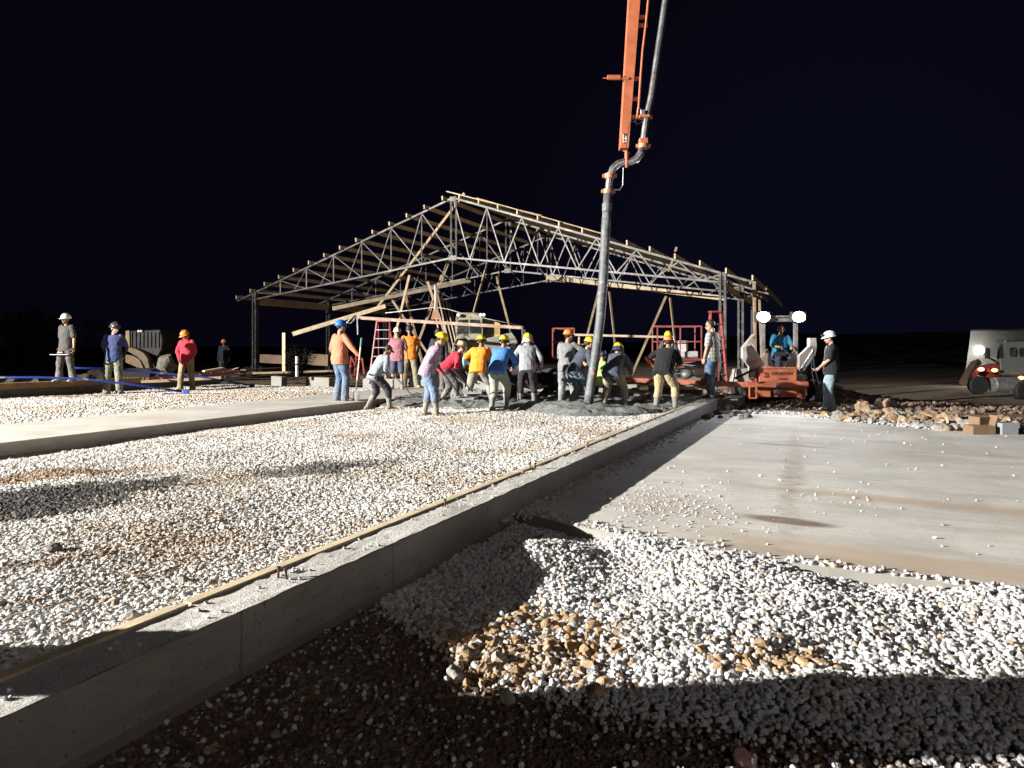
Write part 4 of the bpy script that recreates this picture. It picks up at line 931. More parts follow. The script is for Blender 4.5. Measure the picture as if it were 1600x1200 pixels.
for i, (x, Y, h_) in enumerate(((50, 38, 3.0), (18, 42, 3.8), (110, 52, 3.0))):
    X_ = (x-800)/F*Y; t_ = empty('tree', (X_, Y, -.2), 0, ['dark thin tree with a pale trunk at the far left', 'dark bushy tree at the left edge of the photo', 'dim scrubby tree behind the white helmeted man at left'][i], 'tree', 'unlit trees on the left')
    MB().tube([(X_, Y, -.3), (X_+.1, Y, h_*.4), (X_+.3, Y, h_*.8)], [.09, .07, .03], 8).tube([(X_+.1, Y, h_*.4), (X_-.7, Y+.2, h_*.75)], [.05, .02], 6).tube([(X_+.15, Y, h_*.5), (X_+.8, Y-.2, h_*.8)], [.04, .015], 6).build('trunk', pm('pale_bark', (.05, .045, .04), .9), t_)
    leafball('crown', (X_, Y, h_*.62), (1.5, 1.3, h_*.42), 2200, leafm, 20+i, t_, .09)
# bull floats with long blue handles
blue = pm('blue_anodised', (.035, .075, .42), .35, .6, .15, 5, .05)
def bullfloat(pts, head, hw, label):
    r_ = empty('bull_float', head, 0, label, 'bull float', 'blue handled bull floats on the left')
    MB().tube(pts, .028, 10).build('handle', blue, r_, smooth=True)
    for k in range(1, len(pts)-1, 2): MB().tube([pts[k], Vector(pts[k])+(Vector(pts[k+1])-Vector(pts[k])).normalized()*.12], .032, 10).build('handle_joint', steel_grey, r_)
    h_ = Vector(head); MB().box(h_, (hw, .2, .03)).build('float_blade', pm('float_blade', (.12, .12, .12), .4, .6), r_, bevel=.005)
    MB().box(h_ + Vector((-.15, 0, .06)), (.12, .1, .1)).build('bracket', blue, r_)
bullfloat([P(-160, 592, 17.0), P(0, 590, 17.2), P(60, 589.5, 17.5), P(130, 592, 17.9), P(200, 600, 18.2), P(250, 607, 18.6), P(284, 612, 18.9)], P(300, 615.5, 18.95), 1.5, 'bull float with a long blue handle in front of the three watching men')
bullfloat([P(110, 575, 19.6), P(165, 576, 20.4), P(200, 579, 21), P(250, 583, 21.3), P(310, 588, 21.6), P(355, 596, 21.8), P(392, 602, 22)], P(402, 605, 22), 1.2, 'bull float whose blue handle passes behind the red hooded man')
# ================================================================ RIGHT: rocks, cartons, truck, wall
rk = [(1310, 652, 13.7, .16), (1327, 655, 13.5, .10), (1350, 640, 14.6, .30), (1372, 648, 14.1, .16), (1387, 650, 13.8, .22), (1402, 655, 13.4, .20), (1420, 650, 13.8, .15), (1436, 655, 13.3, .16), (1452, 652, 13.2, .24), (1468, 660, 12.6, .13), (1480, 655, 12.9, .22), (1496, 656, 12.8, .17), (1508, 662, 12.3, .12), (1398, 666, 12.9, .10), (1450, 667, 12.4, .15), (1472, 668, 12.0, .14), (1432, 662, 12.8, .08), (1492, 668, 12.0, .10), (1340, 656, 13.3, .08), (1361, 657, 13.2, .09), (1379, 660, 13.0, .08), (1415, 662, 12.9, .09), (1508, 652, 13.4, .10), (1590, 660, 12.2, .12), (1575, 655, 12.8, .1), (1290, 650, 14.3, .12), (1265, 648, 14.6, .1), (1380, 632, 16.5, .2), (1392, 628, 17, .14), (1345, 627, 17, .12)]
rk.sort()
for i, (x, y, Y, s_) in enumerate(rk):
    X_ = (x-800)/F*Y; z_ = HC-(y-HOR)/F*Y
    rock('rock', Vector((X_, Y, min(z_, -.12))), s_, rock_tan if (i*7) % 5 < 3 else rock_grey, ('large' if s_ > .19 else 'medium' if s_ > .11 else 'small') + (' ochre' if (i*7) % 5 < 3 else ' grey') + ' rock beyond the slab far edge, ' + ordl(i, len(rk)), 'broken rocks beyond the lower slab', seed=i, flat=.8)
fr = [(845, 850, .07, rock_tan, 'tan rock on the crest of the gravel heap beside the slab corner'), (710, 1053, .055, rock_grey, 'grey green stone at the left edge of the ochre patch'), (790, 1083, .05, rock_grey, 'rounded grey stone at the shadow edge below the ochre patch'), (795, 1007, .04, rock_tan, 'tan square stone in the middle of the ochre patch'),
      (990, 969, .035, rock_tan, 'lone tan stone lying on the white gravel'), (932, 1080, .055, rock_tan, 'upright tan rock at the shadow edge of the white gravel'), (925, 1048, .04, rock_grey, 'grey rock just behind the upright tan one'), (760, 1045, .045, rock_tan, 'ochre lump left of the patch centre'), (1160, 1180, .05, pm('pink_rock', (.3, .17, .14), .9), 'reddish rock at the bottom edge of the picture'),
      (85, 868, .06, rock_dark, 'dark stone lying on the gravel bed at the left'), (205, 972, .045, rock_grey, 'grey stone beside the pine strip at the lower left'), (285, 915, .04, rock_grey, 'pale brown stone on the gravel bed near the pine strip')]
for i, (x, y, s_, m_, lab) in enumerate(fr):
    p = G(x, y, -.28 if i < 9 else -.07); p.z = float(height(p.x, p.y)) + s_*.4; rock('stone', p, s_, m_, lab, None, seed=60+i, flat=.85)
# spilt clods on the slab by the wall end
xs_c = sorted(1090+rr_.gauss(30, 35) for _ in range(26))
for i in range(26):
    t = rr_.random(); p = G(xs_c[i], 655-rr_.random()*22, -.2); n_, u_ = NU(p.x, p.y)
    if n_ < .15: p = W(.2+rr_.random()*.5, u_, -.2)
    rock('clod', p + Vector((0, 0, .03)), .05+.09*rr_.random(), rock_dark, 'dark earth clod by the far wall end, ' + ordl(i, 26) + ' among the clods', 'earth clods by the wall end', 'clod', seed=100+i, flat=.6, cuts=2)
card = pm('cardboard', (.20, .125, .072), .9, 0, .15, 4, .2, 40)
bx = empty('cardboard_box', P(1532, 676, 11.6), 0, 'crumpled brown cardboard box at the far edge of the slab, left of the pale one', 'box')
MB().box(P(1530, 671, 11.55), (.38, .26, .14)).build('carton', card, bx, bevel=.012); MB().box(P(1534, 660, 11.75), (.33, .22, .20), Matrix.Rotation(.25, 3, 'Z')).build('open_top', card, bx, bevel=.008)
MB().box(P(1550, 660, 11.6), (.02, .2, .24), Matrix.Rotation(.3, 3, 'Y')).build('flap', card, bx)
bx = empty('pale_box', P(1572, 679, 11.4), 0, 'small pale grey box standing right of the cardboard box', 'box')
MB().box(P(1572, 670, 11.5), (.27, .2, .20)).build('carton', pm('pale_card', (.25, .27, .30), .8, 0, .1), bx, bevel=.006); MB().box(P(1556, 670, 11.6), (.05, .2, .24)).build('dark_lid', black, bx)
# concrete blocks heap on the floor behind, right of centre
for i, (x, y) in enumerate(((1060, 583), (1068, 583), (1060, 577), (1068, 577), (1060, 571), (1068, 571), (1064, 589))):
    tag(MB().box(P(x, y, 24.5-(i % 2)*.05), (.17, .2, .12)).build('concrete_block', pm('dark_block', (.10, .10, .10), .9), bevel=.006), ['left block of the lower middle row', 'right block of the lower middle row', 'left block of the upper middle row', 'right block of the upper middle row', 'top left block', 'top right block', 'single bottom block'][i] + ' in the dark stack by the scissor lift', 'block', 'stacked dark concrete blocks')
dr = empty('steel_drum', P(1078, 600, 20), 0, 'grey drum lying on its side right of the black vested man', 'drum')
MB().lathe(P(1074, 585, 19.5), [(.02, -.15), (.11, -.14), (.125, 0), (.11, .14), (.02, .15)], 18, rot=Matrix.Rotation(1.2, 3, 'Y')).build('shell', pm('dull_grey', (.16, .155, .15), .5, .3), dr, smooth=True)
for i, (x0, x1, y, Y, h_, lab) in enumerate(((1056, 1104, 606, 17.6, .06, 'board between the black vested man and the wall end'), (1086, 1106, 601, 17.4, .14, 'pale timber block on the footing beside the plaid shirted man'), (1040, 1058, 571, 27, .08, 'dim plank end far behind the black vested man'), (950, 1030, 612, 18.5, .08, 'grey board on the wet concrete side behind the crew'), (790, 826, 597, 19.5, .1, 'dark board on the footing behind the grey hooded worker'))):
    tag(MB().beam(P(x0, y, Y), P(x1, y, Y), .3, h_).build('floor_board', wood_old if i != 1 else wood('pale_block', (.4, .33, .27))), lab, 'board')
# excavation form corner at the wall end
tag(MB().prism([W(.05, 14.9, -.3), W(.42, 14.9, -.3), W(.42, 14.9, -.02), W(.05, 14.9, -.02)], W(0, 1.6, 0)-W(0, 0, 0)).build('form_corner', pm('grey_form', (.2, .18, .16), .8)), 'short dark form block abutting the far end of the foundation wall', 'form')
# mixer truck, seen from its left side, facing left
YT = 34.0
tk = empty('mixer_truck', P(1570, 620, YT+1), 0, 'concrete truck at the right edge, grey cab, red fender and lit amber markers', 'truck')
tg = pm('truck_grey', (.15, .165, .17), .45, .1, .3, 3, .15, 40, (.12, .11, .1), .6); tred = pm('truck_red', (.22, .04, .03), .5, 0, .3, 4, .1)
plate([(1561, 541), (1571, 533), (1612, 534), (1640, 536), (1640, 586), (1563, 586)], YT, 2.2, 'cab', tg, tk, .05, vd=True)
for x0, x1 in ((1578, 1589.5), (1593, 1606)):
    pts = [(x0+2, 543), (x1-2, 543), (x1, 546), (x1, 555), (x1-2, 557.5), (x0+2, 557.5), (x0, 555), (x0, 546)]
    plate(pts, YT-.03, .03, 'side_window', glass, tk)
plate([(1560, 545), (1566, 537), (1568, 560), (1558, 560)], YT-.02, .03, 'door_window', black, tk)
plate([(1524, 575), (1540, 569), (1563, 570), (1564, 588), (1545, 592), (1526, 585)], YT+.2, 1.8, 'hood', tred, tk, .05, vd=True)
plate([(1519, 583), (1527, 575), (1545, 574), (1550, 585), (1543, 580), (1530, 580), (1522, 596)], YT-.2, .3, 'fender', tred, tk, .02, vd=True)
MB().box(P(1543, 552, YT-.4), (.22, .12, .50)).build('mirror', black, tk, bevel=.02)
MB().tube([P(1541, 559, YT-.4), P(1552, 562, YT-.2), P(1560, 568, YT)], .035, 6).tube([P(1546, 560, YT-.4), P(1556, 566, YT)], .025, 6).build('mirror_arm', black, tk)
MB().tube([P(1558, 533, YT+.2), P(1572, 534, YT+.2), P(1612, 535, YT+.2)], .05, 8).tube([P(1571, 531, YT), P(1572, 535, YT)], .07, 8).build('roof_bar', steel_grey, tk)
def wheel(c_, r_, w, name='wheel', parent=None, rim=None):
    e_ = empty(name, Vector(c_)-parent.location); e_.parent = parent; Rx = Matrix.Rotation(math.pi/2, 3, 'X')
    MB().lathe(c_, [(r_*.55, -w/2), (r_*.93, -w/2), (r_, -w*.3), (r_, w*.3), (r_*.93, w/2), (r_*.55, w/2)], 24, rot=Rx).build('tyre', black, e_)
    MB().lathe(c_, [(r_*.1, -w*.35), (r_*.2, -w*.3), (r_*.5, w*.2), (r_*.56, w*.47)], 20, rot=Rx).build('rim', rim or steel_grey, e_)
wheel(P(1528, 602, YT-.1), .44, .35, parent=tk); wheel(P(1602, 612, YT-.6), .52, .35, parent=tk, rim=pm('green_rim', (.25, .32, .12), .6)); wheel(P(1632, 612, YT-.6), .52, .35, parent=tk)
MB().lathe(P(1570, 601, YT-.2), [(.05, -.62), (.33, -.6), (.36, -.55), (.36, .55), (.33, .6), (.05, .62)], 22, rot=Matrix.Rotation(math.pi/2, 3, 'Y') ).build('fuel_tank', pm('tank_metal', (.45, .45, .45), .35, .7), tk, smooth=False)
MB().beam(P(1545, 592, YT+.4), P(1650, 592, YT+.4), .8, .3).build('chassis', black, tk)
MB().beam(P(1580, 613, YT-.4), P(1600, 613, YT-.4), .2, .08).build('step', steel_grey, tk)
plate([(1605, 500), (1700, 470), (1720, 590), (1620, 575)], YT+.4, 1.8, 'mixer_drum', tg, tk, .2, vd=True)
text('Lincoln', .5, P(1573, 581, YT-.03), black, tk, 'lettering') if False else None
for x, y, c_ in ((1533, 577, (1, .45, .30)), (1554, 578.5, (1, .42, .15)), (1595.5, 590.5, (1, .35, .2))):
    MB().ball(P(x, y, YT-.3), (.16, .05, .09), 2).build('marker_lamp', emis('amber_glow%d' % (x > 1540), c_, 5), tk, smooth=True)
# pale wall with a lit lamp behind the truck
pw = empty('storage_shed', P(1570, 600, 46), 0, 'pale flat walled shed behind the truck with a slanted end and a lit wall lamp', 'shed')
plate([(1517, 516), (1800, 514), (1800, 600), (1503, 600), (1510, 570)], 46, 5, 'wall', pm('pale_wall', (.17, .165, .145), .8, 0, .12, 1.2, .1), pw, vd=True)
plate([(1516, 514.5), (1800, 512), (1800, 516.5), (1516, 517)], 45.9, 5.2, 'roof_edge', dk, pw, vd=True)
MB().ball(P(1532, 547, 45.8), (.28, .1, .28), 2).build('wall_lamp', emis('wall_lamp_glow', (1, .98, .9), 14), pw, smooth=True)
l = bpy.data.lights.new('wall_lamp_light', 'POINT'); l.energy = 220; l.shadow_soft_size = .3; lo = bpy.data.objects.new('wall_lamp_light', l); C.objects.link(lo); lo.location = P(1532, 547, 44.6)-pw.location; lo.parent = pw
tag(MB().beam(P(1507, 598, 40), P(1525, 566, 41), .3, .5, up=(0, 1, 0)).build('loading_ramp', wood_dark), 'tilted brown ramp board leaning left of the truck hood', 'ramp')
# ================================================================ LIGHT TOWER, ADDED FILL TOWER and ADDED SHADOW BOX (outside the frame, they light and shade the place)
TX, TY = -30.0, 1.9
lt = empty('light_tower', (TX, TY, -.1), 0, 'mobile light tower with four lamps on a mast, off to the left', 'light tower')
def towerparts(lt, x0, y0, h, sgn, dirx):
    MB().box((x0, y0, .55), (1.8, 1.1, .8)).build('generator', ylw, lt, bevel=.04); MB().tube([(x0, y0, .9), (x0, y0, h)], [.09, .06], 10).build('mast', steel_grey, lt)
    MB().beam((x0, y0-.9, h), (x0, y0+.9, h), .06, .06).build('crossbar', steel_grey, lt)
    for y in (-.75, -.3, .3, .75): MB().box((x0-.05, y0+y, h+.05), (.2, .3, .3)).build('lamp_head', black, lt, bevel=.02)
    for y in (-.6, .6): MB().lathe((x0, y0+y, .2), [(.12, -.1), (.32, -.09), (.32, .09), (.12, .1)], 18, rot=Matrix.Rotation(math.pi/2, 3, 'X')).build('wheel', black, lt)
towerparts(lt, TX-.6, TY, 7.7, 1, 1)
fill_tower = empty('light_tower', (9, -20.8, -.3), 0, 'added unseen tower for the fill light, far behind the camera on the right', 'light tower'); towerparts(fill_tower, 9, -21.9, 11, 1, 1)  # tower body added only to carry the fill light
cbx = empty('shadow_caster', (-4.0, 2.65, -.1), 0, 'tall narrow grey box added out of view to cast the foreground shadow band', 'shadow caster')  # unseen box added to throw the dark band across the foreground
MB().box((-4.0, 2.62, 1.0), (.30, .50, 2.3)).build('caster_body', grey_m, cbx, bevel=.01); MB().box((-3.845, 2.65, 1.1), (.012, .34, 1.9)).build('door', grey_m, cbx); MB().box((-3.83, 2.52, 1.1), (.03, .02, .12)).build('handle', steel_grey, cbx)
# ================================================================ PEOPLE
def fabric(key, col, kind='plain', dirt=None):
    k = 'fabric_' + key
    if k in MATS: return MATS[k]
    m, nt, b = nm(k); tc = nt.nodes.new('ShaderNodeTexCoord').outputs['Object']
    n1 = nz(nt, 7, 4, tc, .6)
    c = mixc(nt, ramp(nt, n1, .3, .7), tuple(x*.8 for x in col), tuple(min(1, x*1.15) for x in col))
    if kind in ('plaid', 'fineplaid'):
        sp = nt.nodes.new('ShaderNodeSeparateXYZ'); nt.links.new(tc, sp.inputs[0]); per = .085 if kind == 'plaid' else .05
        ax = math_(nt, 'ADD', sp.outputs[0], math_(nt, 'MULTIPLY', sp.outputs[1], .6))
        for axis_, w, cc_ in ((ax, .42, tuple(x*.25 for x in col)), (sp.outputs[2], .42, tuple(x*.3 for x in col)), (ax, .12, (.7, .7, .72))):
            f = math_(nt, 'LESS_THAN', math_(nt, 'FRACT', math_(nt, 'MULTIPLY', axis_, 1/per)), w)
            c = mixc(nt, math_(nt, 'MULTIPLY', f, .5 if kind == 'plaid' else .3), c, cc_)
    if kind == 'denim':
        c = mixc(nt, math_(nt, 'MULTIPLY', ramp(nt, nz(nt, 5, 3, tc), .5, .7), .5), c, tuple(min(1, x*1.9+.05) for x in col))
    if dirt or kind in ('work', 'denim'):
        c = mixc(nt, math_(nt, 'MULTIPLY', ramp(nt, nz(nt, 9, 5, tc, .7), .56, .68), .65), c, dirt or (.26, .24, .21))
    nt.links.new(c, b.inputs['Base Color']); b.inputs['Roughness'].default_value = .88
    b.inputs['Sheen Weight'].default_value = .05
    if dirt or kind in ('work', 'denim'):
        sz = nt.nodes.new('ShaderNodeSeparateXYZ'); nt.links.new(tc, sz.inputs[0]); lo = ramp(nt, math_(nt, 'ADD', sz.outputs[2], math_(nt, 'MULTIPLY', nz(nt, 11, 4, tc), .9)), 1.0, .62)
        c = mixc(nt, math_(nt, 'MULTIPLY', lo, .4), c, (.19, .175, .15)); nt.links.new(c, b.inputs['Base Color'])
    bump(nt, b, nz(nt, 16, 4, tc, .6, (1, 1, .6)), .8, .03); MATS[k] = m; return m
def plastic(key, col, metal=0):
    k = 'helmet_' + key
    if k in MATS: return MATS[k]
    m = pm(k, col, .28, metal, .08, 3, 0, 50, (.3, .28, .25), .15, 8); return m
def skin(t): return pm('skin%d' % t, ((.42, .24, .16), (.27, .145, .09), (.52, .31, .22))[t], .55, 0, .12, 8, .15, 60)
hairm = pm('dark_hair', (.025, .018, .014), .6, 0, .3)
TMP = []
def remesh(mb, name, m_, parent, vox, smooth=3, wr=0, seed=0, wsc=7):
    me = bpy.data.meshes.new('t'); mb.bm.to_mesh(me); mb.bm.free(); t = bpy.data.objects.new('t', me); C.objects.link(t)
    md = t.modifiers.new('r', 'REMESH'); md.mode = 'VOXEL'; md.voxel_size = vox; md.use_smooth_shade = True
    if smooth: s_ = t.modifiers.new('s', 'SMOOTH'); s_.iterations = smooth; s_.factor = .5
    dg = bpy.context.evaluated_depsgraph_get(); out = bpy.data.meshes.new_from_object(t.evaluated_get(dg)); bpy.data.objects.remove(t); bpy.data.meshes.remove(me)
    if wr:
        nv = len(out.vertices); co = np.empty(nv*3, np.float32); out.vertices.foreach_get('co', co); no = np.empty(nv*3, np.float32); out.vertices.foreach_get('normal', no)
        co = co.reshape(-1, 3); no = no.reshape(-1, 3); x, y, z = co.T
        a = x*.8 + z*.6 + .03*np.sin(y*19+seed); b_ = y*.9 - z*.5 + .05*np.sin(x*13+seed)
        w = (1-2*np.abs(fbm(a*wsc+seed*3.1, b_*wsc*1.3, 1, 3, 5))*2)*.6 + fbm(a*wsc*.5, z*wsc*1.2+seed, 1, 2, 9)*1.2
        co = co + no*(w*wr)[:, None]; out.vertices.foreach_set('co', co.astype(np.float32).ravel()); out.update()
    out.name = name; return link(name, out, m_, parent, smooth=True)
def cap(mb, pts, rs, n=12):
    """tapered limb: sphere joints and frusta"""
    for p, r in zip(pts, rs): mb.ball(p, r, 2)
    for (a, b_), (ra, rb_) in zip(zip(pts, pts[1:]), zip(rs, rs[1:])):
        mb.tube([a, b_], [ra, rb_], n)
def ik(a, b_, l1, l2, hint):
    d = b_ - a; L = d.length; mx = (l1 + l2)*.995
    if L > mx: b_ = a + d*(mx/L); d = b_ - a; L = mx
    if L < abs(l1-l2)+.02: L = abs(l1-l2)+.02
    x = (l1*l1 - l2*l2 + L*L)/(2*L); h = math.sqrt(max(0, l1*l1 - x*x)); dn = d.normalized()
    hv = Vector(hint); hv = (hv - dn*hv.dot(dn)); hv = hv.normalized() if hv.length > 1e-4 else Vector((0, 0, 1))
    return a + dn*x + hv*h, b_
def ringpts(c, xa, ya, a, b_, n=16, e=2.4):
    out = []
    for k in range(n):
        t = 2*math.pi*k/n; cx, sy = math.cos(t), math.sin(t)
        out.append(c + xa*(a*math.copysign(abs(cx)**(2/e), cx)) + ya*(b_*math.copysign(abs(sy)**(2/e), sy)))
    return out
PEOPLE = []
def person(px, py, Y, face, label, H=1.75, shirt=('grey', (.3, .3, .3), 'plain'), sleeve='long', pants=('jeans', (.12, .17, .25), 'denim'), shorts=False, boots='shoe', bootcol=(.12, .09, .06), hat=('yellow', (.75, .62, .04)), flap=None,
           lean=0, side=0, twist=0, hp=0, hy=0, lh=None, rh=None, lf=(-.12, 0), rf=(.12, .02), pel=(0, 0), drop=0, gloves=None, skt=0, heavy=1.0, grip=.5, forearm=None, z=None, lhint=None, rhint=None, seat=None, hair=True, glasses=False, hood=False, belt=False, toes=(0, 0), top=None):
    X_ = (px-800)/F*Y; z0 = feet_z(X_, Y) if z is None else z
    if z is None and -7.1 < NU(X_, Y)[0] < -.33 and NU(X_, Y)[1] > wet_edge(NU(X_, Y)[0]): z0 = min(z0, .0) - .07
    k = H/1.75; rz = -R(face); heavy = heavy*1.07
    root = empty('person', (X_, Y, z0), rz, label, 'person'); Ri = Matrix.Rotation(-rz, 3, 'Z')
    def loc(p):   # target: local tuple or world Vector
        if p is None: return None
        return Ri @ (p - root.location) if isinstance(p, Vector) else Vector(p)
    up = Vector((0, 0, 1))
    def solve(drop, lean, k):
        L1, L2 = .43*k, .43*k
        fl = Vector((lf[0], lf[1], (lf[2] if len(lf) > 2 else 0) + .09*k)); fr_ = Vector((rf[0], rf[1], (rf[2] if len(rf) > 2 else 0) + .09*k))
        pc = Vector((pel[0], pel[1] - .10*math.sin(R(lean)), .97*k - drop))
        if seat is None:
            for f_ in (fl, fr_):
                hh = math.sqrt(max(.01, (L1+L2)**2*.985 - (f_.x-pc.x)**2*.6 - (f_.y-pc.y)**2)); pc.z = min(pc.z, hh + f_.z + .05 - drop)
        ln = R(lean); sd = R(side); d1 = Vector((math.sin(sd)*.8, math.sin(ln), math.cos(ln)*math.cos(sd))).normalized(); ln2 = ln*1.22
        d2 = Vector((math.sin(sd), math.sin(ln2), math.cos(ln2)*math.cos(sd))).normalized()
        nb = pc + d1*.28*k + d2*.24*k; hd = (d2*.45 + up*.75).normalized() if lean < 60 else (d2*.8+up*.3).normalized()
        return L1, L2, fl, fr_, pc, ln, sd, d1, ln2, d2, (nb + hd*.072*k).z + .105*k*1.0 + .165*k
    if top is not None:
        want = HC - (top - HOR)/F*Y - z0
        if lean < 10:
            cur = solve(drop, lean, k)[-1]; k *= min(1.06, max(.93, want/cur)); cur = solve(drop, lean, k)[-1]
            if abs(want-cur) > .01 and z is None: z0 += max(-.10, min(.0, want-cur)); root.location.z = z0
        else:
            cur = solve(drop, lean, k)[-1]; k *= min(1.03, max(.925, want/cur))
            for _ in range(14):
                df = solve(drop, lean, k)[-1] - want
                if abs(df) < .01: break
                lean = max(4, min(88, lean + df*45)); drop = max(0, min(.5, drop + df*.10))
    L1, L2, fl, fr_, pc, ln, sd, d1, ln2, d2, _t = solve(drop, lean, k)
    tw = R(twist); xs0 = Vector((1, 0, 0)); xa = Vector((math.cos(tw), -math.sin(tw)*math.cos(ln), math.sin(tw)*math.sin(ln))); xa = (xa - d2*xa.dot(d2)).normalized()
    def fr(d, x): x = (x - d*x.dot(d)).normalized(); return x, d.cross(x)
    chest = pc + d1*.28*k; nb = chest + d2*.24*k
    sh = .175*k*(heavy*.4+.6)
    SL = nb - d2*.045*k - xa*sh; SR = nb - d2*.045*k + xa*sh
    def torso(mb, g, low=-.10, topring=True, hem=0):
        rs = []
        for t, dd, ww, dp in ((low, d1, .152, .118), (-.02, d1, .163, .125), (.10, d1, .156, .118), (.20, d1, .158, .116)):
            x_, y_ = fr(dd, xs0.lerp(xa, max(0, t)/.45)); hv = heavy if t < .3 else 1
            rs.append(ringpts(pc + dd*t*k + y_*(-.0), x_, y_, (ww*k*hv+g+hem*(t < 0)), (dp*k*hv+g+hem*(t < 0))))
        for t, ww, dp in ((.02, .168, .120), (.11, .180, .122), (.175, .182, .104), (.215, .150, .085), (.245, .085, .066)):
            x_, y_ = fr(d2, xa); rs.append(ringpts(chest + d2*t*k, x_, y_, ww*k*(heavy*.5+.5)+g, dp*k*(heavy*.5+.5)+g))
        mb.rings(rs)
    # head
    hd = (d2*.45 + up*.75).normalized() if lean < 60 else (d2*.8+up*.3).normalized()
    nk = nb + hd*.050*k
    Hm = Matrix.Rotation(-R(hy), 3, 'Z') @ Matrix.Rotation(R(hp - lean*.25), 3, 'X'); hx, hf, hu = Hm @ Vector((1, 0, 0)), Hm @ Vector((0, 1, 0)), Hm @ Vector((0, 0, 1))
    hc = nk + hd*.022*k + hu*.105*k + hf*.025*k; kh = k*1.07
    q = lambda x, y, z_: hc + hx*x*kh + hf*y*kh + hu*z_*kh
    HR = Matrix((hx, hf, hu)).transposed()
    sk_ = skin(skt)
    # arms
    hang = lambda s_: Vector((s_*(sh+.09*k), .06*k, pc.z - .14*k))
    TL = loc(lh) if lh is not None else hang(-1); TR = loc(rh) if rh is not None else hang(1)
    la, lb_ = .29*k, .26*k
    arms = []
    for S_, T_, s_, hint in ((SL, TL, -1, lhint), (SR, TR, 1, rhint)):
        e_, w_ = ik(S_, T_, la, lb_, hint or (s_*.55, -.8, -.25)); arms.append((S_, e_, w_, s_))
    body = MB(); torso(body, -.012)
    cap(body, [nb - d2*.04, nk, nk + hd*.03], [.056*k, .052*k, .05*k])
    body.ball(q(0, -.008, .035), (.074*k, .094*k, .088*k), 3, HR); body.ball(q(0, .022, -.035), (.058*k, .068*k, .078*k), 3, HR); body.ball(q(0, .062, -.078), (.028*k, .026*k, .024*k), 2, HR)
    body.ball(q(0, .093, -.022), (.014*k, .020*k, .026*k), 2, HR); body.ball(q(0, .08, .022), (.05*k, .014*k, .012*k), 2, HR); body.ball(q(0, .085, -.055), (.026*k, .012*k, .010*k), 2, HR)
    for s_ in (-1, 1): body.ball(q(s_*.078, -.005, -.008), (.012*k, .022*k, .032*k), 2, HR)
    for S_, e_, w_, s_ in arms: cap(body, [S_, S_.lerp(e_, .45), e_, e_.lerp(w_, .35), w_], [.052*k, .048*k, .038*k, .040*k, .027*k], 10)
    hands = MB()
    def hand(mb, S_, e_, w_, s_, r=1.0):
        d = (w_ - e_).normalized(); side_ = d.cross(up)
        if side_.length < .3: side_ = Vector((0, 1, 0)) if d.z < -.5 else Vector((1, 0, 0))
        side_ = (side_ - d*side_.dot(d)).normalized(); nrm = d.cross(side_)*(1 if s_ > 0 else 1)
        inn = Vector((-s_, .2, -.2)); inn = inn - d*inn.dot(d); inn = inn - side_*inn.dot(side_)
        nrm = inn.normalized() if inn.length > .05 else nrm
        side_ = d.cross(nrm) if d.cross(nrm).y > 0 else nrm.cross(d)     # thumb side points forward
        pm_ = w_ + d*.05*k
        mb.ball(pm_, (.042*k*r, .05*k, .018*k*r), 2, Matrix((side_, d, nrm)).transposed())
        for i in range(4):
            b0 = w_ + d*(.088 - .004*abs(i-1))*k + side_*(.030 - .020*i)*k; Ls = (.040, .044, .041, .033)[i]*k; g1 = R(35 + 55*grip + 4*i); g2 = R(60 + 100*grip)
            p1 = b0 + (d*math.cos(g1*.5) + nrm*math.sin(g1*.5))*Ls; p2 = p1 + (d*math.cos(g1) + nrm*math.sin(g1))*Ls*.7; p3 = p2 + (d*math.cos(g2) + nrm*math.sin(g2))*Ls*.6
            cap(mb, [b0, p1, p2, p3], [.0105*k*r, .0095*k*r, .0088*k*r, .0078*k*r], 7)
        t0 = w_ + d*.025*k + side_*.032*k; t1 = t0 + (d*.6 + side_*.65 + nrm*.35)*.04*k; t2 = t1 + (d*.75 + side_*.1 + nrm*.6)*.034*k
        cap(mb, [t0, t1, t2], [.014*k*r, .0115*k*r, .0095*k*r], 7)
    for a_ in arms: hand(body, *a_)
    # legs
    legs = []
    for s_, f_ in ((-1, fl), (1, fr_)):
        hp_ = pc + Vector((s_*.09*k, 0, -.03*k)); yawt = R(toes[0 if s_ < 0 else 1]); fd = Vector((math.sin(yawt)+.10*s_, math.cos(yawt), 0)).normalized()
        kn, an = ik(hp_, f_, L1, L2, (s_*.12 + fd.x*.5, 1, .15)); legs.append((hp_, kn, an, fd, s_))
        cap(body, [hp_, kn, an], [.075*k, .048*k, .034*k], 10)
    if shorts:
        pass
    remesh(body, 'body', sk_, root, .0085, 2)
    # eyes and mouth on faces that are seen
    ey = pm('eye_dark', (.02, .015, .012), .3)
    for s_ in (-1, 1): MB().ball(q(s_*.028, .083, .004), (.011*k, .006*k, .006*k), 2, HR).build('eye', ey, root, local=False)
    MB().ball(q(0, .0925, -.057), (.02*k, .006*k, .0035*k), 2, HR).build('mouth', pm('lip', (.2, .07, .06), .5), root, local=False)
    # shirt
    g = .014; mb = MB(); torso(mb, g, low=-.14 if not hood else -.16, hem=.006)
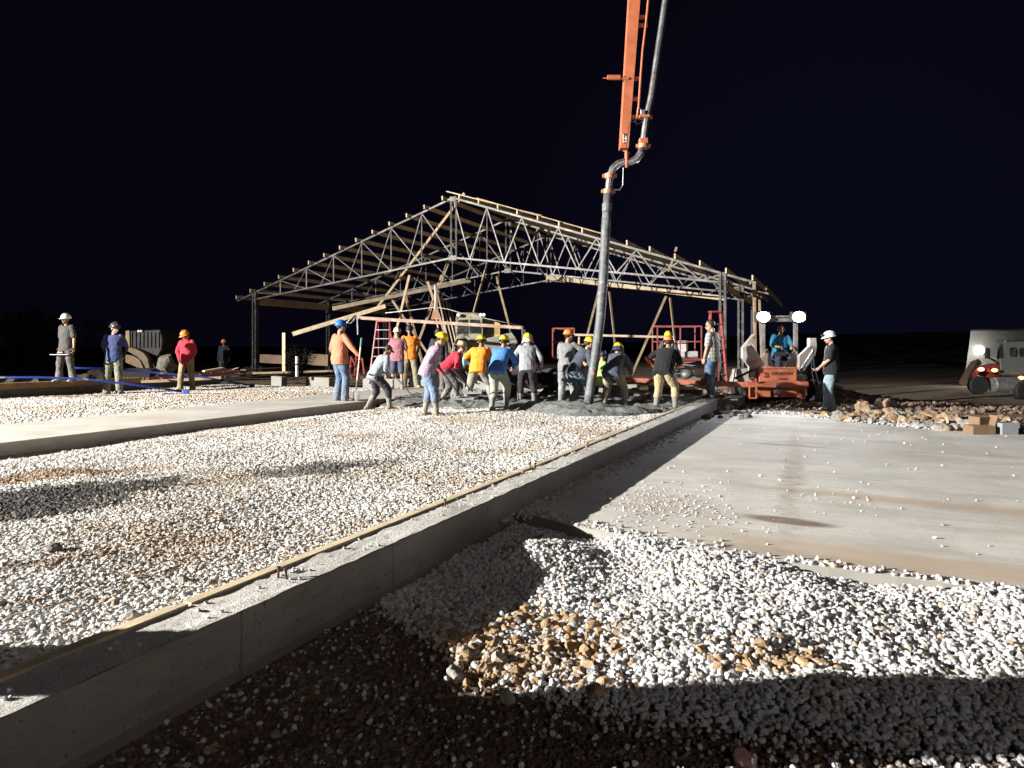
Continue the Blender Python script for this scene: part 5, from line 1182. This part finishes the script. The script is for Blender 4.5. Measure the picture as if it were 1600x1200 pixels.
    for S_, e_, w_, s_ in arms:
        if sleeve == 'long': cap(mb, [S_ - xa*s_*.02 + d2*.012, S_.lerp(e_, .5), e_, e_.lerp(w_, .9)], [.074*k, .070*k, .060*k, .046*k], 12)
        elif sleeve in ('short',): cap(mb, [S_ - xa*s_*.02 + d2*.012, S_.lerp(e_, .5), S_.lerp(e_, .8)], [.074*k, .070*k, .067*k], 12)
        elif sleeve == 'rolled': cap(mb, [S_ - xa*s_*.02 + d2*.012, S_.lerp(e_, .5), e_, e_.lerp(w_, .25)], [.074*k, .072*k, .062*k, .058*k], 12)
        else: mb.ball(S_, .062*k, 2)
    if hood: mb.tube([nb - d2*.05, nb + hd*.02, nk + hd*.03], [.09*k, .085*k, .07*k], 14); mb.ball(nb - fr(d2, xa)[1]*.06, (.10*k, .07*k, .07*k), 2)
    else: mb.tube([nb - d2*.03*k, nb + d2*.018*k], [.072*k, .06*k], 14)
    remesh(mb, 'shirt', fabric(*shirt), root, .012, 2, .011, px % 17)
    if forearm:   # separate sleeves of another colour
        for S_, e_, w_, s_ in arms:
            if forearm[3] in (0, s_):
                mb = MB(); cap(mb, [S_.lerp(e_, .55 if sleeve != 'none' else .15), e_, e_.lerp(w_, .93)], [.056*k, .047*k, .035*k], 12); remesh(mb, 'sleeve', fabric(*forearm[:3]), root, .011, 2, .004, 3)
    if gloves:
        for a_ in arms:
            mb = MB(); hand(mb, *a_, r=1.22); cap(mb, [a_[2] - (a_[2]-a_[1]).normalized()*.03, a_[2]+(a_[2]-a_[1]).normalized()*.02], [.036*k, .032*k], 10); remesh(mb, 'glove', fabric(*gloves), root, .009, 1)
    # trousers
    mb = MB(); x_, y_ = fr(d1, xs0)
    mb.rings([ringpts(pc + d1*t*k, x_, y_, a*k*heavy, b2*k*heavy) for t, a, b2 in ((-.13, .11, .10), (-.08, .158, .122), (0, .166, .126), (.06, .158, .120))])
    for hp_, kn, an, fd, s_ in legs:
        if shorts: cap(mb, [hp_ - Vector((0, 0, .02)), hp_.lerp(kn, .5), hp_.lerp(kn, .98)], [.096*k, .092*k, .084*k], 14)
        elif boots == 'rubber': cap(mb, [hp_ - Vector((0, 0, .02)), hp_.lerp(kn, .5), kn, kn.lerp(an, .45)], [.112*k, .104*k, .086*k, .078*k], 14)
        else: cap(mb, [hp_ - Vector((0, 0, .02)), hp_.lerp(kn, .5), kn, kn.lerp(an, .5), an - Vector((0, 0, .03))], [.112*k, .104*k, .084*k, .080*k, .086*k], 14)
    remesh(mb, 'trousers' if not shorts else 'shorts', fabric(*pants), root, .012, 2, .015, px % 11 + 3)
    if belt: MB().rings([ringpts(pc + d1*t*k, x_, y_, .168*k*heavy, .128*k*heavy) for t in (.035, .065)]).build('belt', black, root, local=False)
    # footwear
    bm_k = fabric('boot_%d_%s' % (int(bootcol[0]*100), boots), bootcol, 'work', (.33, .32, .29) if boots == 'rubber' else (.2, .17, .13))
    for hp_, kn, an, fd, s_ in legs:
        mb = MB(); sx = fd.cross(up); gz = an.z - .09*k
        def fpt(t, w, h0, h1):   # ring across the foot
            c0 = Vector((an.x, an.y, gz)) + fd*t*k
            return [c0 + sx*w*math.cos(a_)*k + up*(h0 + (h1-h0)*(.5+.5*math.sin(a_)))*k for a_ in [2*math.pi*i/12 for i in range(12)]]
        mb.rings([fpt(-.085, .020, .02, .05), fpt(-.07, .038, 0, .085), fpt(-.02, .042, 0, .11), fpt(.05, .046, 0, .10), fpt(.12, .050, 0, .07), fpt(.175, .042, 0, .055), fpt(.20, .018, .01, .035)])
        sh_ = (kn-an).normalized()
        if boots == 'rubber': cap(mb, [an - up*.03*k, an + sh_*.12*k, an + sh_*.29*k], [.056*k, .062*k, .080*k], 14)
        else: cap(mb, [an - up*.03*k, an + sh_*(.05 if boots == 'shoe' else .11)*k], [.05*k, .054*k], 12)
        remesh(mb, 'boot' if boots != 'shoe' else 'shoe', bm_k, root, .011, 2, .002)
        if shorts: mb = MB(); cap(mb, [an + sh_*.05, an + sh_*.17*k], [.046*k, .05*k], 10); remesh(mb, 'sock', fabric('grey_sock', (.2, .2, .22)), root, .012, 1)
    # hair and helmet
    if hair: MB().ball(q(0, -.026, .042), (.083*k, .092*k, .090*k), 3, HR).build('hair', hairm, root, smooth=True, local=False)
    if hood == 'up': 
        mb = MB(); mb.ball(q(0, -.025, .0), (.092*k, .100*k, .120*k), 3, HR); remesh(mb, 'hood', fabric(*shirt), root, .012, 1, .003)
    if glasses: 
        g_ = MB()
        for s_ in (-1, 1): g_.tube([q(s_*.031, .094, .004), q(s_*.031, .098, .004)], .017*k, 10).tube([q(s_*.05, .09, .006), q(s_*.078, .0, .002)], .003, 5)
        g_.build('glasses', black, root, local=False)
    if hat:
        kind = hat[2] if len(hat) > 2 else 'helmet'
        if kind == 'helmet':
            hm = plastic(hat[0], hat[1]); mb = MB(); M_ = lambda x, y, z_: q(x, y-.008, z_+.055); prof = []
            for t in range(0, 8):
                a_ = t/7*math.pi/2; r_ = math.cos(a_)**.85 if t < 7 else .04; prof.append((r_, math.sin(a_)))
            rs = [[M_(1.0*.107*r_*math.cos(b2), .130*r_*math.sin(b2), -.012 + .115*h_) for b2 in [2*math.pi*i/24 for i in range(24)]] for r_, h_ in prof]
            mb.rings(rs); o_ = mb.build('helmet', hm, root, smooth=True, local=False)
            mb = MB(); o2, i2 = [], []
            for i in range(28):
                b2 = 2*math.pi*i/28; fy = max(0, math.sin(b2)); o2.append(M_(.122*math.cos(b2), .143*math.sin(b2) + .035*fy**2, -.022-.012*fy)); i2.append(M_(.100*math.cos(b2), .123*math.sin(b2), -.008))
            mb.rings([[p - hu*.006 for p in o2], o2, i2, [p - hu*.006 for p in i2]], caps=False); 
            for r_y in (-.022, .022, 0): mb.tube([M_(r_y, .128*math.cos(a_), -.012+.116*math.sin(a_)+.002) for a_ in [math.pi*j/10 for j in range(1, 10)]], .0055, 6)
            mb.build('helmet_brim', hm, root, smooth=True, local=False)
            MB().rings([[M_(.104*math.cos(b2), .122*math.sin(b2), zz) for b2 in [2*math.pi*i/20 for i in range(20)]] for zz in (-.032, -.014)]).build('helmet_band', black, root, local=False)
        elif kind == 'cap':
            mb = MB(); mb.ball(q(0, -.01, .055), (.086*k, .104*k, .075*k), 3, HR); mb.prism([q(-.06, .08, .05), q(.06, .08, .05), q(.045, .155, .035), q(-.045, .155, .035)], hu*.008); mb.build('cap', fabric('cap'+hat[0], hat[1]), root, smooth=True, local=False)
        elif kind == 'straw':
            mb = MB(); mb.rings([[q(r_*math.cos(b2), r_*math.sin(b2)*1.08-.01, zz) for b2 in [2*math.pi*i/24 for i in range(24)]] for r_, zz in ((.205, .045), (.21, .05), (.12, .058), (.10, .075), (.088, .15), (.05, .165), (.01, .16))])
            mb.build('straw_hat', fabric('straw', (.48, .34, .19)), root, smooth=False, local=False)
    if flap:
        mb = MB(); rs = []
        for zz, rr in ((.045, 1.0), (0, 1.15), (-.05, 1.35), (-.085, 1.5)):
            rs.append([q(.098*rr*math.cos(b2), -.01+.112*rr*math.sin(b2), zz + .008*math.sin(b2*5)) for b2 in [math.pi*.93 + math.pi*1.14*i/16 for i in range(17)]])
        R_ = [[mb.bm.verts.new(p) for p in r_] for r_ in rs]
        for a, b2 in zip(R_, R_[1:]):
            for i in range(16): mb.bm.faces.new((a[i], a[i+1], b2[i+1], b2[i]))
        o_ = mb.build('neck_flap', fabric(*flap), root, smooth=True, local=False); sd_ = o_.modifiers.new('thick', 'SOLIDIFY'); sd_.thickness = .006
    Rz = Matrix.Rotation(rz, 3, 'Z'); root_info = dict(root=root, hands=[root.location + Rz @ a_[2] for a_ in arms], S=[root.location + Rz @ a_[0] for a_ in arms], head=root.location + Rz @ hc)
    PEOPLE.append((px, root_info)); return root_info
Yel = ('yellow', (.78, .62, .03)); Org = ('orange', (.85, .26, .05)); Whi = ('white', (.78, .77, .74)); Blk = ('black', (.03, .03, .03))
muck = (.16, .155, .14)
# --- the four onlookers on the left
a1 = person(104, 597, 18.7, 195, 'man in white helmet and dark grey tee at far left, holding a hand float', 1.80, ('charcoal', (.045, .045, .04), 'plain'), 'short', ('dusty_grey', (.06, .057, .054), 'work'), boots='shoe', bootcol=(.38, .36, .33), hat=Whi, z=.30, rh=P(93, 558, 18.55), lh=(-.30, .05, .84), lf=(-.22, .0), rf=(.14, .10), skt=1, top=490)
a2 = person(178, 612, 19.3, 165, 'man in black helmet, navy shirt with black sleeves and green trousers, looking aside', 1.86, ('navy', (.035, .05, .15), 'plain'), 'short', ('sage', (.14, .15, .105), 'work'), boots='boot', bootcol=(.15, .14, .12), hat=Blk, lh=(-.20, -.14, 1.02), rh=(.20, -.14, 1.02), lhint=(-.9, -.5, -.1), rhint=(.9, -.5, -.1), forearm=('black_sleeve', (.012, .012, .012), 'plain', 0), hy=-48, hp=-12, lf=(-.14, 0), rf=(.16, .05), skt=1, top=503)
a3 = person(292, 608, 21.0, 182, 'man in red hooded top and orange helmet, hands in his tan trouser pockets', 1.78, ('crimson', (.42, .022, .045), 'plain'), 'long', ('khaki', (.26, .19, .10), 'work'), boots='boot', bootcol=(.25, .20, .13), hat=Org, hood='up', lh=(-.17, .10, .93), rh=(.17, .10, .93), lhint=(-1, -.2, 0), rhint=(1, -.2, 0), hy=28, hp=-22, lf=(-.20, .05), rf=(.20, 0), toes=(-15, 15), skt=0, top=515)
a4 = person(350, 590, 31.5, 185, 'dim figure in navy and orange helmet far back, left of the frame column', 1.76, ('dim_navy', (.014, .018, .035), 'plain'), 'long', ('dim_jeans', (.02, .028, .045), 'denim'), boots='shoe', hat=Org, lh=(-.3, .1, .9), skt=1, z=-.15, top=530)
# --- blue helmet with the shovel
sh_top, sh_bot = P(565, 528, 15.6), P(556.5, 610, 15.9)
a5 = person(531, 625, 16.0, 40, 'man in blue helmet, rust orange top and jeans holding an upright shovel', 1.79, ('rust_orange', (.42, .155, .085), 'plain'), 'long', ('jeans_blue', (.058, .105, .18), 'denim'), boots='shoe', bootcol=(.27, .19, .10), hat=('blue', (.03, .17, .62)), heavy=1.12, rh=sh_top.lerp(sh_bot, .36), lh=(-.26, .12, .95), lhint=(-1, -.7, 0), lf=(-.10, .0), rf=(.12, .05), hy=12, hp=-4, grip=.95, belt=True, toes=(40, 45), top=500)
a6 = person(589, 641, 14.9, 55, 'worker in pale grey blue shirt and maroon cap, bending over a rake', 1.62, ('pale_blue', (.27, .30, .35), 'plain'), 'long', ('black_pants', (.028, .028, .034), 'plain'), boots='rubber', bootcol=(.20, .19, .16), hat=('maroon', (.26, .07, .08), 'cap'), lean=26, side=0, lf=(-.22, -.12), rf=(.14, .22), lh=P(577, 588, 14.7), rh=P(608, 588, 15.0), gloves=('black_glove', (.02, .02, .02), 'plain'), hp=-25, hy=-10, skt=1, drop=.05, lhint=(-1, -.4, .2), toes=(10, -10), top=536)
a7 = person(621, 606, 20.4, 180, 'man in a white helmet, mauve tee shirt and navy shorts facing the camera', 1.77, ('mauve', (.30, .12, .15), 'plain'), 'short', ('navy_shorts', (.055, .065, .12), 'plain'), shorts=True, boots='shoe', bootcol=(.3, .29, .27), hat=Whi, lh=(-.29, .02, .88), rh=(.27, .05, .88), lf=(-.14, 0), rf=(.14, 0), heavy=1.08, glasses=True, z=0, top=511)
a8 = person(640, 605, 21.3, 175, 'man in bright orange tee and black helmet facing the camera, tan boots', 1.80, ('bright_orange', (.85, .24, .02), 'plain'), 'short', ('olive', (.22, .20, .13), 'work'), boots='boot', bootcol=(.50, .36, .14), hat=Blk, lh=(-.22, -.12, .98), rh=(.2, -.12, .95), lf=(-.22, 0), rf=(.16, .0), toes=(-25, 20), heavy=1.05, skt=1, z=0, top=508)
t9a, t9b = P(676, 560, 13.4), P(722, 622, 14.3)
a9 = person(671, 648, 13.5, 75, 'man in pinkish checked shirt, yellow helmet and faded jeans pulling a rake', 1.72, ('purple_check', (.33, .24, .34), 'fineplaid'), 'rolled', ('jeans_faded', (.10, .155, .24), 'denim'), boots='rubber', bootcol=(.30, .27, .20), hat=Yel, lean=18, hp=-24, hy=6, lf=(-.10, -.08), rf=(.10, .12), rh=t9a.lerp(t9b, .12), lh=t9a.lerp(t9b, .32), grip=.95, belt=True, heavy=1.12, lhint=(-.6, -.8, -.2), top=518)
a10 = person(699, 629, 16.1, 85, 'stooping man in a red shirt and wide straw hat', 1.70, ('red_shirt', (.50, .02, .05), 'plain'), 'long', ('dark_grey_pants', (.09, .09, .09), 'work'), boots='rubber', bootcol=(.2, .19, .18), hat=('straw', (.5, .36, .2), 'straw'), lean=30, hp=-2, lf=(-.15, -.15), rf=(.12, .2), rh=(.14, .42, .85), lh=(-.05, .5, .78), drop=.04, grip=.9, top=533)
a11 = person(685, 606, 20.2, 178, 'man in a black helmet almost hidden behind the purple checked shirt', 1.74, ('black_top', (.03, .03, .035), 'plain'), 'long', ('dark_grey_pants', (.09, .09, .09), 'work'), boots='boot', hat=Blk, skt=1, z=0, top=513)
a12 = person(712, 625, 16.6, 60, 'worker in grey bent double between the straw hat and the orange tee', 1.70, ('mid_grey', (.22, .21, .23), 'plain'), 'long', ('grey_pants', (.20, .19, .20), 'work'), boots='rubber', bootcol=(.2, .19, .18), hat=('dark', (.03, .03, .03), 'cap'), lean=66, hp=-40, lf=(-.16, -.05), rf=(.16, .2), rh=(.15, .65, .45), lh=(-.15, .62, .42), drop=.10, gloves=('black_glove', (.02, .02, .02), 'plain'), top=552)
a13 = person(748, 632, 15.5, 12, 'worker in orange tee with one turquoise sleeve and yellow helmet, from behind', 1.75, ('safety_orange', (.85, .27, .02), 'plain'), 'short', ('grey_khaki', (.24, .23, .18), 'work'), boots='rubber', bootcol=(.2, .19, .16), hat=Yel, lean=24, hp=-8, lf=(-.30, -.05), rf=(.28, .05), lh=(-.40, .22, .80), rh=(.15, .45, .80), forearm=('turquoise', (.12, .42, .46), 'plain', 0), gloves=('black_glove', (.02, .02, .02), 'plain'), skt=1, drop=.06, lhint=(-1, -.3, -.2), heavy=1.05, top=523)
a14 = person(779, 641, 14.3, 22, 'worker in bright blue shirt and yellow helmet, seen from behind', 1.74, ('sky_blue', (.055, .19, .55), 'plain'), 'long', ('pale_sage', (.33, .36, .29), 'plain'), boots='rubber', bootcol=(.22, .22, .20), hat=Yel, lean=22, hp=-8, lf=(-.11, -.10), rf=(.12, .10), rh=(.12, .46, .82), lh=(-.02, .5, .85), drop=.03, heavy=1.04, rhint=(1, -.5, -.2), top=523)
a15 = person(797, 626, 16.6, 85, 'worker with a red orange helmet crouching down between the blue and the grey hooded shirts', 1.70, ('black_red', (.05, .02, .02), 'plain'), 'long', ('black_pants', (.028, .028, .034), 'plain'), boots='rubber', bootcol=(.1, .1, .1), hat=('redorange', (.72, .09, .03)), lean=62, hp=-48, lf=(-.15, -.15), rf=(.15, .12), rh=(.12, .50, .30), lh=(-.1, .52, .32), drop=.30, forearm=('red_sleeve', (.42, .03, .03), 'plain', -1), top=558)
a16 = person(824, 631, 15.6, 3, 'worker in light grey hooded top, yellow helmet with cream neck flap', 1.74, ('light_grey', (.25, .26, .285), 'plain'), 'long', ('black_jeans', (.018, .018, .02), 'plain'), boots='rubber', bootcol=(.18, .18, .17), hat=Yel, flap=('cream', (.55, .50, .40), 'plain'), lean=14, hp=-6, lf=(-.17, .0), rf=(.15, .08), lh=(-.16, .42, .95), rh=(.30, .06, .82), hood=True, gloves=None, lhint=(-1, -.4, -.2), heavy=1.03, top=520)
a17 = person(848, 626, 17.4, 95, 'worker in black under a yellow helmet, doubled over beside the grey hooded worker', 1.68, ('black_top', (.03, .03, .035), 'plain'), 'long', ('black_pants', (.028, .028, .034), 'plain'), boots='rubber', bootcol=(.08, .08, .08), hat=Yel, lean=70, hp=-70, lf=(-.16, -.1), rf=(.16, .15), rh=(.15, .45, .35), lh=(-.15, .45, .35), drop=.28, top=566)
a18 = person(858, 630, 17.9, 80, 'crouching worker with a white helmet just left of the grey shirted man', 1.68, ('black_top', (.03, .03, .035), 'plain'), 'long', ('black_pants', (.028, .028, .034), 'plain'), boots='rubber', bootcol=(.08, .08, .08), hat=('silver', (.7, .7, .7)), lean=58, hp=-45, lf=(-.16, -.1), rf=(.16, .15), rh=(.2, .4, .35), lh=(-.15, .4, .35), drop=.34, top=571)
a19 = person(885, 633, 15.4, 30, 'man in orange helmet and loose grey clothes raising a hand', 1.76, ('grey_shirt', (.19, .19, .20), 'plain'), 'long', ('grey_trousers', (.21, .21, .23), 'plain'), boots='rubber', bootcol=(.16, .16, .16), hat=Org, lean=8, hp=-6, hy=20, lf=(-.12, -.05), rf=(.14, .12), rh=(.26, .32, 1.36), lh=(-.12, .36, 1.10), rhint=(.9, -.3, -.8), top=514)
hA = P(921, 577, 14.2)
a20 = person(902, 638, 14.75, 68, 'man in navy shirt and tan rubber boots gripping the grey pump hose', 1.74, ('dark_navy', (.050, .058, .085), 'plain'), 'rolled', ('jeans_light', (.11, .18, .23), 'denim'), boots='rubber', bootcol=(.44, .32, .17), hat=Yel, lean=32, hp=-12, lf=(-.10, -.14), rf=(.16, .26), rh=P(926, 578, 14.28), lh=P(918, 583, 14.20), grip=1.0, drop=.05, heavy=1.05, lhint=(-.3, -.6, -.9), rhint=(.3, -.6, -.9), top=525)
a21 = person(938, 622, 17.3, 20, 'kneeling worker in a fluorescent yellow and white vest behind the pump hose', 1.70, ('hi_vis', (.45, .72, .22), 'plain'), 'short', ('dark_jeans', (.04, .05, .07), 'plain'), boots='boot', hat=('dark2', (.04, .04, .04), 'cap'), lean=25, drop=.42, hp=-20, lf=(-.15, -.1), rf=(.16, .25), rh=(.2, .4, .6), lh=(-.15, .4, .6), skt=0, top=545)
a22 = person(958, 640, 14.6, 25, 'worker in dark slate shirt and olive trousers bending right of the hose', 1.74, ('slate', (.065, .08, .11), 'plain'), 'long', ('olive_khaki', (.27, .24, .17), 'work'), boots='rubber', bootcol=(.27, .25, .19), hat=Yel, flap=('navy_cloth', (.03, .04, .10), 'plain'), lean=40, hp=-18, lf=(-.20, .0), rf=(.22, .10), rh=(.22, .55, .75), lh=(.0, .55, .72), drop=.10, heavy=1.1, top=534)
a23 = person(1038, 643, 14.4, 28, 'broad man in black shirt with orange sleeves and khaki trousers, from behind', 1.80, ('black_shirt', (.007, .007, .008), 'plain'), 'short', ('khaki_muddy', (.42, .34, .19), 'work'), boots='rubber', bootcol=(.20, .19, .18), hat=Org, lean=20, hp=-8, lf=(-.16, -.05), rf=(.20, .10), lh=(-.30, .26, .86), rh=(.15, .45, .90), forearm=('orange_sleeve', (.78, .16, .05), 'plain', 0), gloves=('brown_glove', (.2, .1, .05), 'plain'), heavy=1.18, lhint=(-1, -.3, -.2), drop=.04, top=524)
a24 = person(1044, 606, 21.5, 190, 'man in a yellow helmet and dark top behind, one hand raised to his face', 1.76, ('dim_grey', (.08, .08, .09), 'plain'), 'long', ('jeans_dim', (.13, .18, .25), 'denim'), boots='boot', hat=Yel, rh=(.12, .17, 1.5), rhint=(.6, .2, -1), lh=(-.2, .3, 1.1), z=-.14, hp=-8, top=517)
a25 = person(1113, 614, 16.9, -50, 'bareheaded man in plaid shirt and jeans standing on the far wall end', 1.78, ('plaid', (.40, .40, .36), 'plaid'), 'short', ('jeans_dark', (.06, .11, .20), 'denim'), boots='boot', bootcol=(.035, .03, .03), hat=None, hair=True, glasses=True, lh=(-.27, .10, .85), rh=(.25, .05, .88), lf=(-.09, -.02), rf=(.10, .07), hp=-14, hy=-22, z=.0, heavy=1.06, toes=(-10, -5), top=497)
a26 = person(1219, 630, 19.0, 183, 'machine operator in bright blue tee seated in the cab between two lamps', 1.74, ('teal_blue', (.012, .14, .24), 'plain'), 'short', ('navy_pants', (.02, .022, .05), 'plain'), boots='boot', hat=None, hair=True, drop=.13, z=.17, seat=True, lf=(-.2, .45, .25), rf=(.2, .45, .25), lh=(-.16, .42, 1.05), rh=(.16, .42, 1.05), hp=-14, lean=6, heavy=1.15, skt=1, glasses=True)
a27 = person(1299, 641, 16.0, -72, 'man in white helmet, black polo and pale jeans right of the screed machine', 1.82, ('black_polo', (.009, .010, .014), 'plain'), 'short', ('jeans_pale', (.22, .30, .35), 'plain'), boots='boot', bootcol=(.33, .28, .2), hat=Whi, lh=(-.20, .26, .98), rh=(.20, .22, .95), hp=-10, lf=(-.10, .0), rf=(.10, .06), heavy=1.16, z=-.22, glasses=True, belt=True, top=517)
MB().tube([a27['head'] + Vector((-.14, -.02, .07)), a27['head'] + Vector((-.19, -.03, .07))], .028, 12).build('helmet_lamp', black, a27['root'])
# ---------------------------------------------------------------- hand tools (things of their own)
def shovel(top, bot, label, name='shovel', grip_m=None):
    r_ = empty(name, bot, 0, label, 'shovel'); top, bot = Vector(top), Vector(bot); d = (bot-top).normalized()
    MB().tube([top + d*.18, bot - d*.22], .019, 10).build('handle', pm('pale_handle', (.55, .43, .33), .6, 0, .15), r_); MB().tube([top, top + d*.2], .021, 10).build('grip', pm('green_grip', (.05, .22, .13), .6), r_)
    MB().tube([bot - d*.24, bot - d*.02], [.021, .016], 10).build('socket', steel_grey, r_)
    b_ = MB(); x_ = Vector((.78, -.6, 0)); n_ = x_.cross(d).normalized()
    rs = []
    for t, w, c_ in ((-.06, .05, 0), (.0, .105, .0), (.1, .115, -.01), (.22, .10, -.01), (.30, .04, .0)):
        cc_ = bot + d*t; rs.append([cc_ + x_*w*s_ + n_*(abs(s_)**2*.03) for s_ in (-1, -.5, 0, .5, 1)] + [cc_ + x_*w*s_ + n_*(abs(s_)**2*.03 - .004) for s_ in (1, .5, 0, -.5, -1)])
    b_.rings(rs).build('blade', pm('muddy_blade', (.13, .13, .125), .5, .4, .3), r_)
def rake(a, b_, label, bw=.5, bx_=(1, 0, 0), m_=None):
    r_ = empty('concrete_rake', b_, 0, label, 'rake'); a, b_ = Vector(a), Vector(b_); d = (b_-a).normalized()
    MB().tube([a, b_], .014, 8).build('handle', m_ or pm('dark_handle', (.06, .06, .065), .5, .3), r_)
    X_ = Vector(bx_).normalized(); MB().beam(b_ - X_*bw/2, b_ + X_*bw/2, .012, .10, up=(d.x, d.y, .6)).build('rake_blade', pm('muddy_aluminium', (.30, .30, .29), .5, .4, .3), r_)
    MB().tube([b_ - d*.12, b_ - X_*.1], .01, 6).tube([b_ - d*.12, b_ + X_*.1], .01, 6).build('bracket', steel_grey, r_)
shovel(sh_top, sh_bot + Vector((0, 0, -.0)), 'round shovel with a green topped pale handle held upright by the blue helmeted man')
rake(P(606, 575, 14.7), P(650, 625, 14.4), 'rake pulled by the worker in the pale blue grey shirt', .42, (1, .1, 0))
rake(t9a, t9b, 'rake held by the man in the checked shirt, pale blade on wet concrete', .48, (1, -.1, 0))
rake(P(706, 575, 15.0), P(738, 612, 15.1), 'rake of the worker in the red shirt and straw hat', .4, (1, 0, 0))
rake(P(946, 548, 14.9), P(958, 628, 15.4), 'rake with a blue handle leaning beside the worker right of the hose', .5, (1, .2, 0), pm('blue_handle', (.05, .09, .28), .5, .2))
rake(P(1030, 590, 14.9), P(1012, 622, 15.3), 'muddy rake lying in front of the black vested man', .6, (1, .1, 0))
ft = empty('hand_float', P(94, 553, 18.55), 0, 'flat hand float held low by the man in the white helmet at far left', 'float')
MB().box(P(94, 554, 18.5), (.48, .12, .012)).build('blade', pm('float_steel', (.35, .35, .35), .35, .7), ft); MB().tube([P(90, 550.5, 18.5), P(98, 550.5, 18.5)], .014, 8).build('handle', wood_old, ft)
# wiring-free reflective straps on two workers (painted lines of cloth)
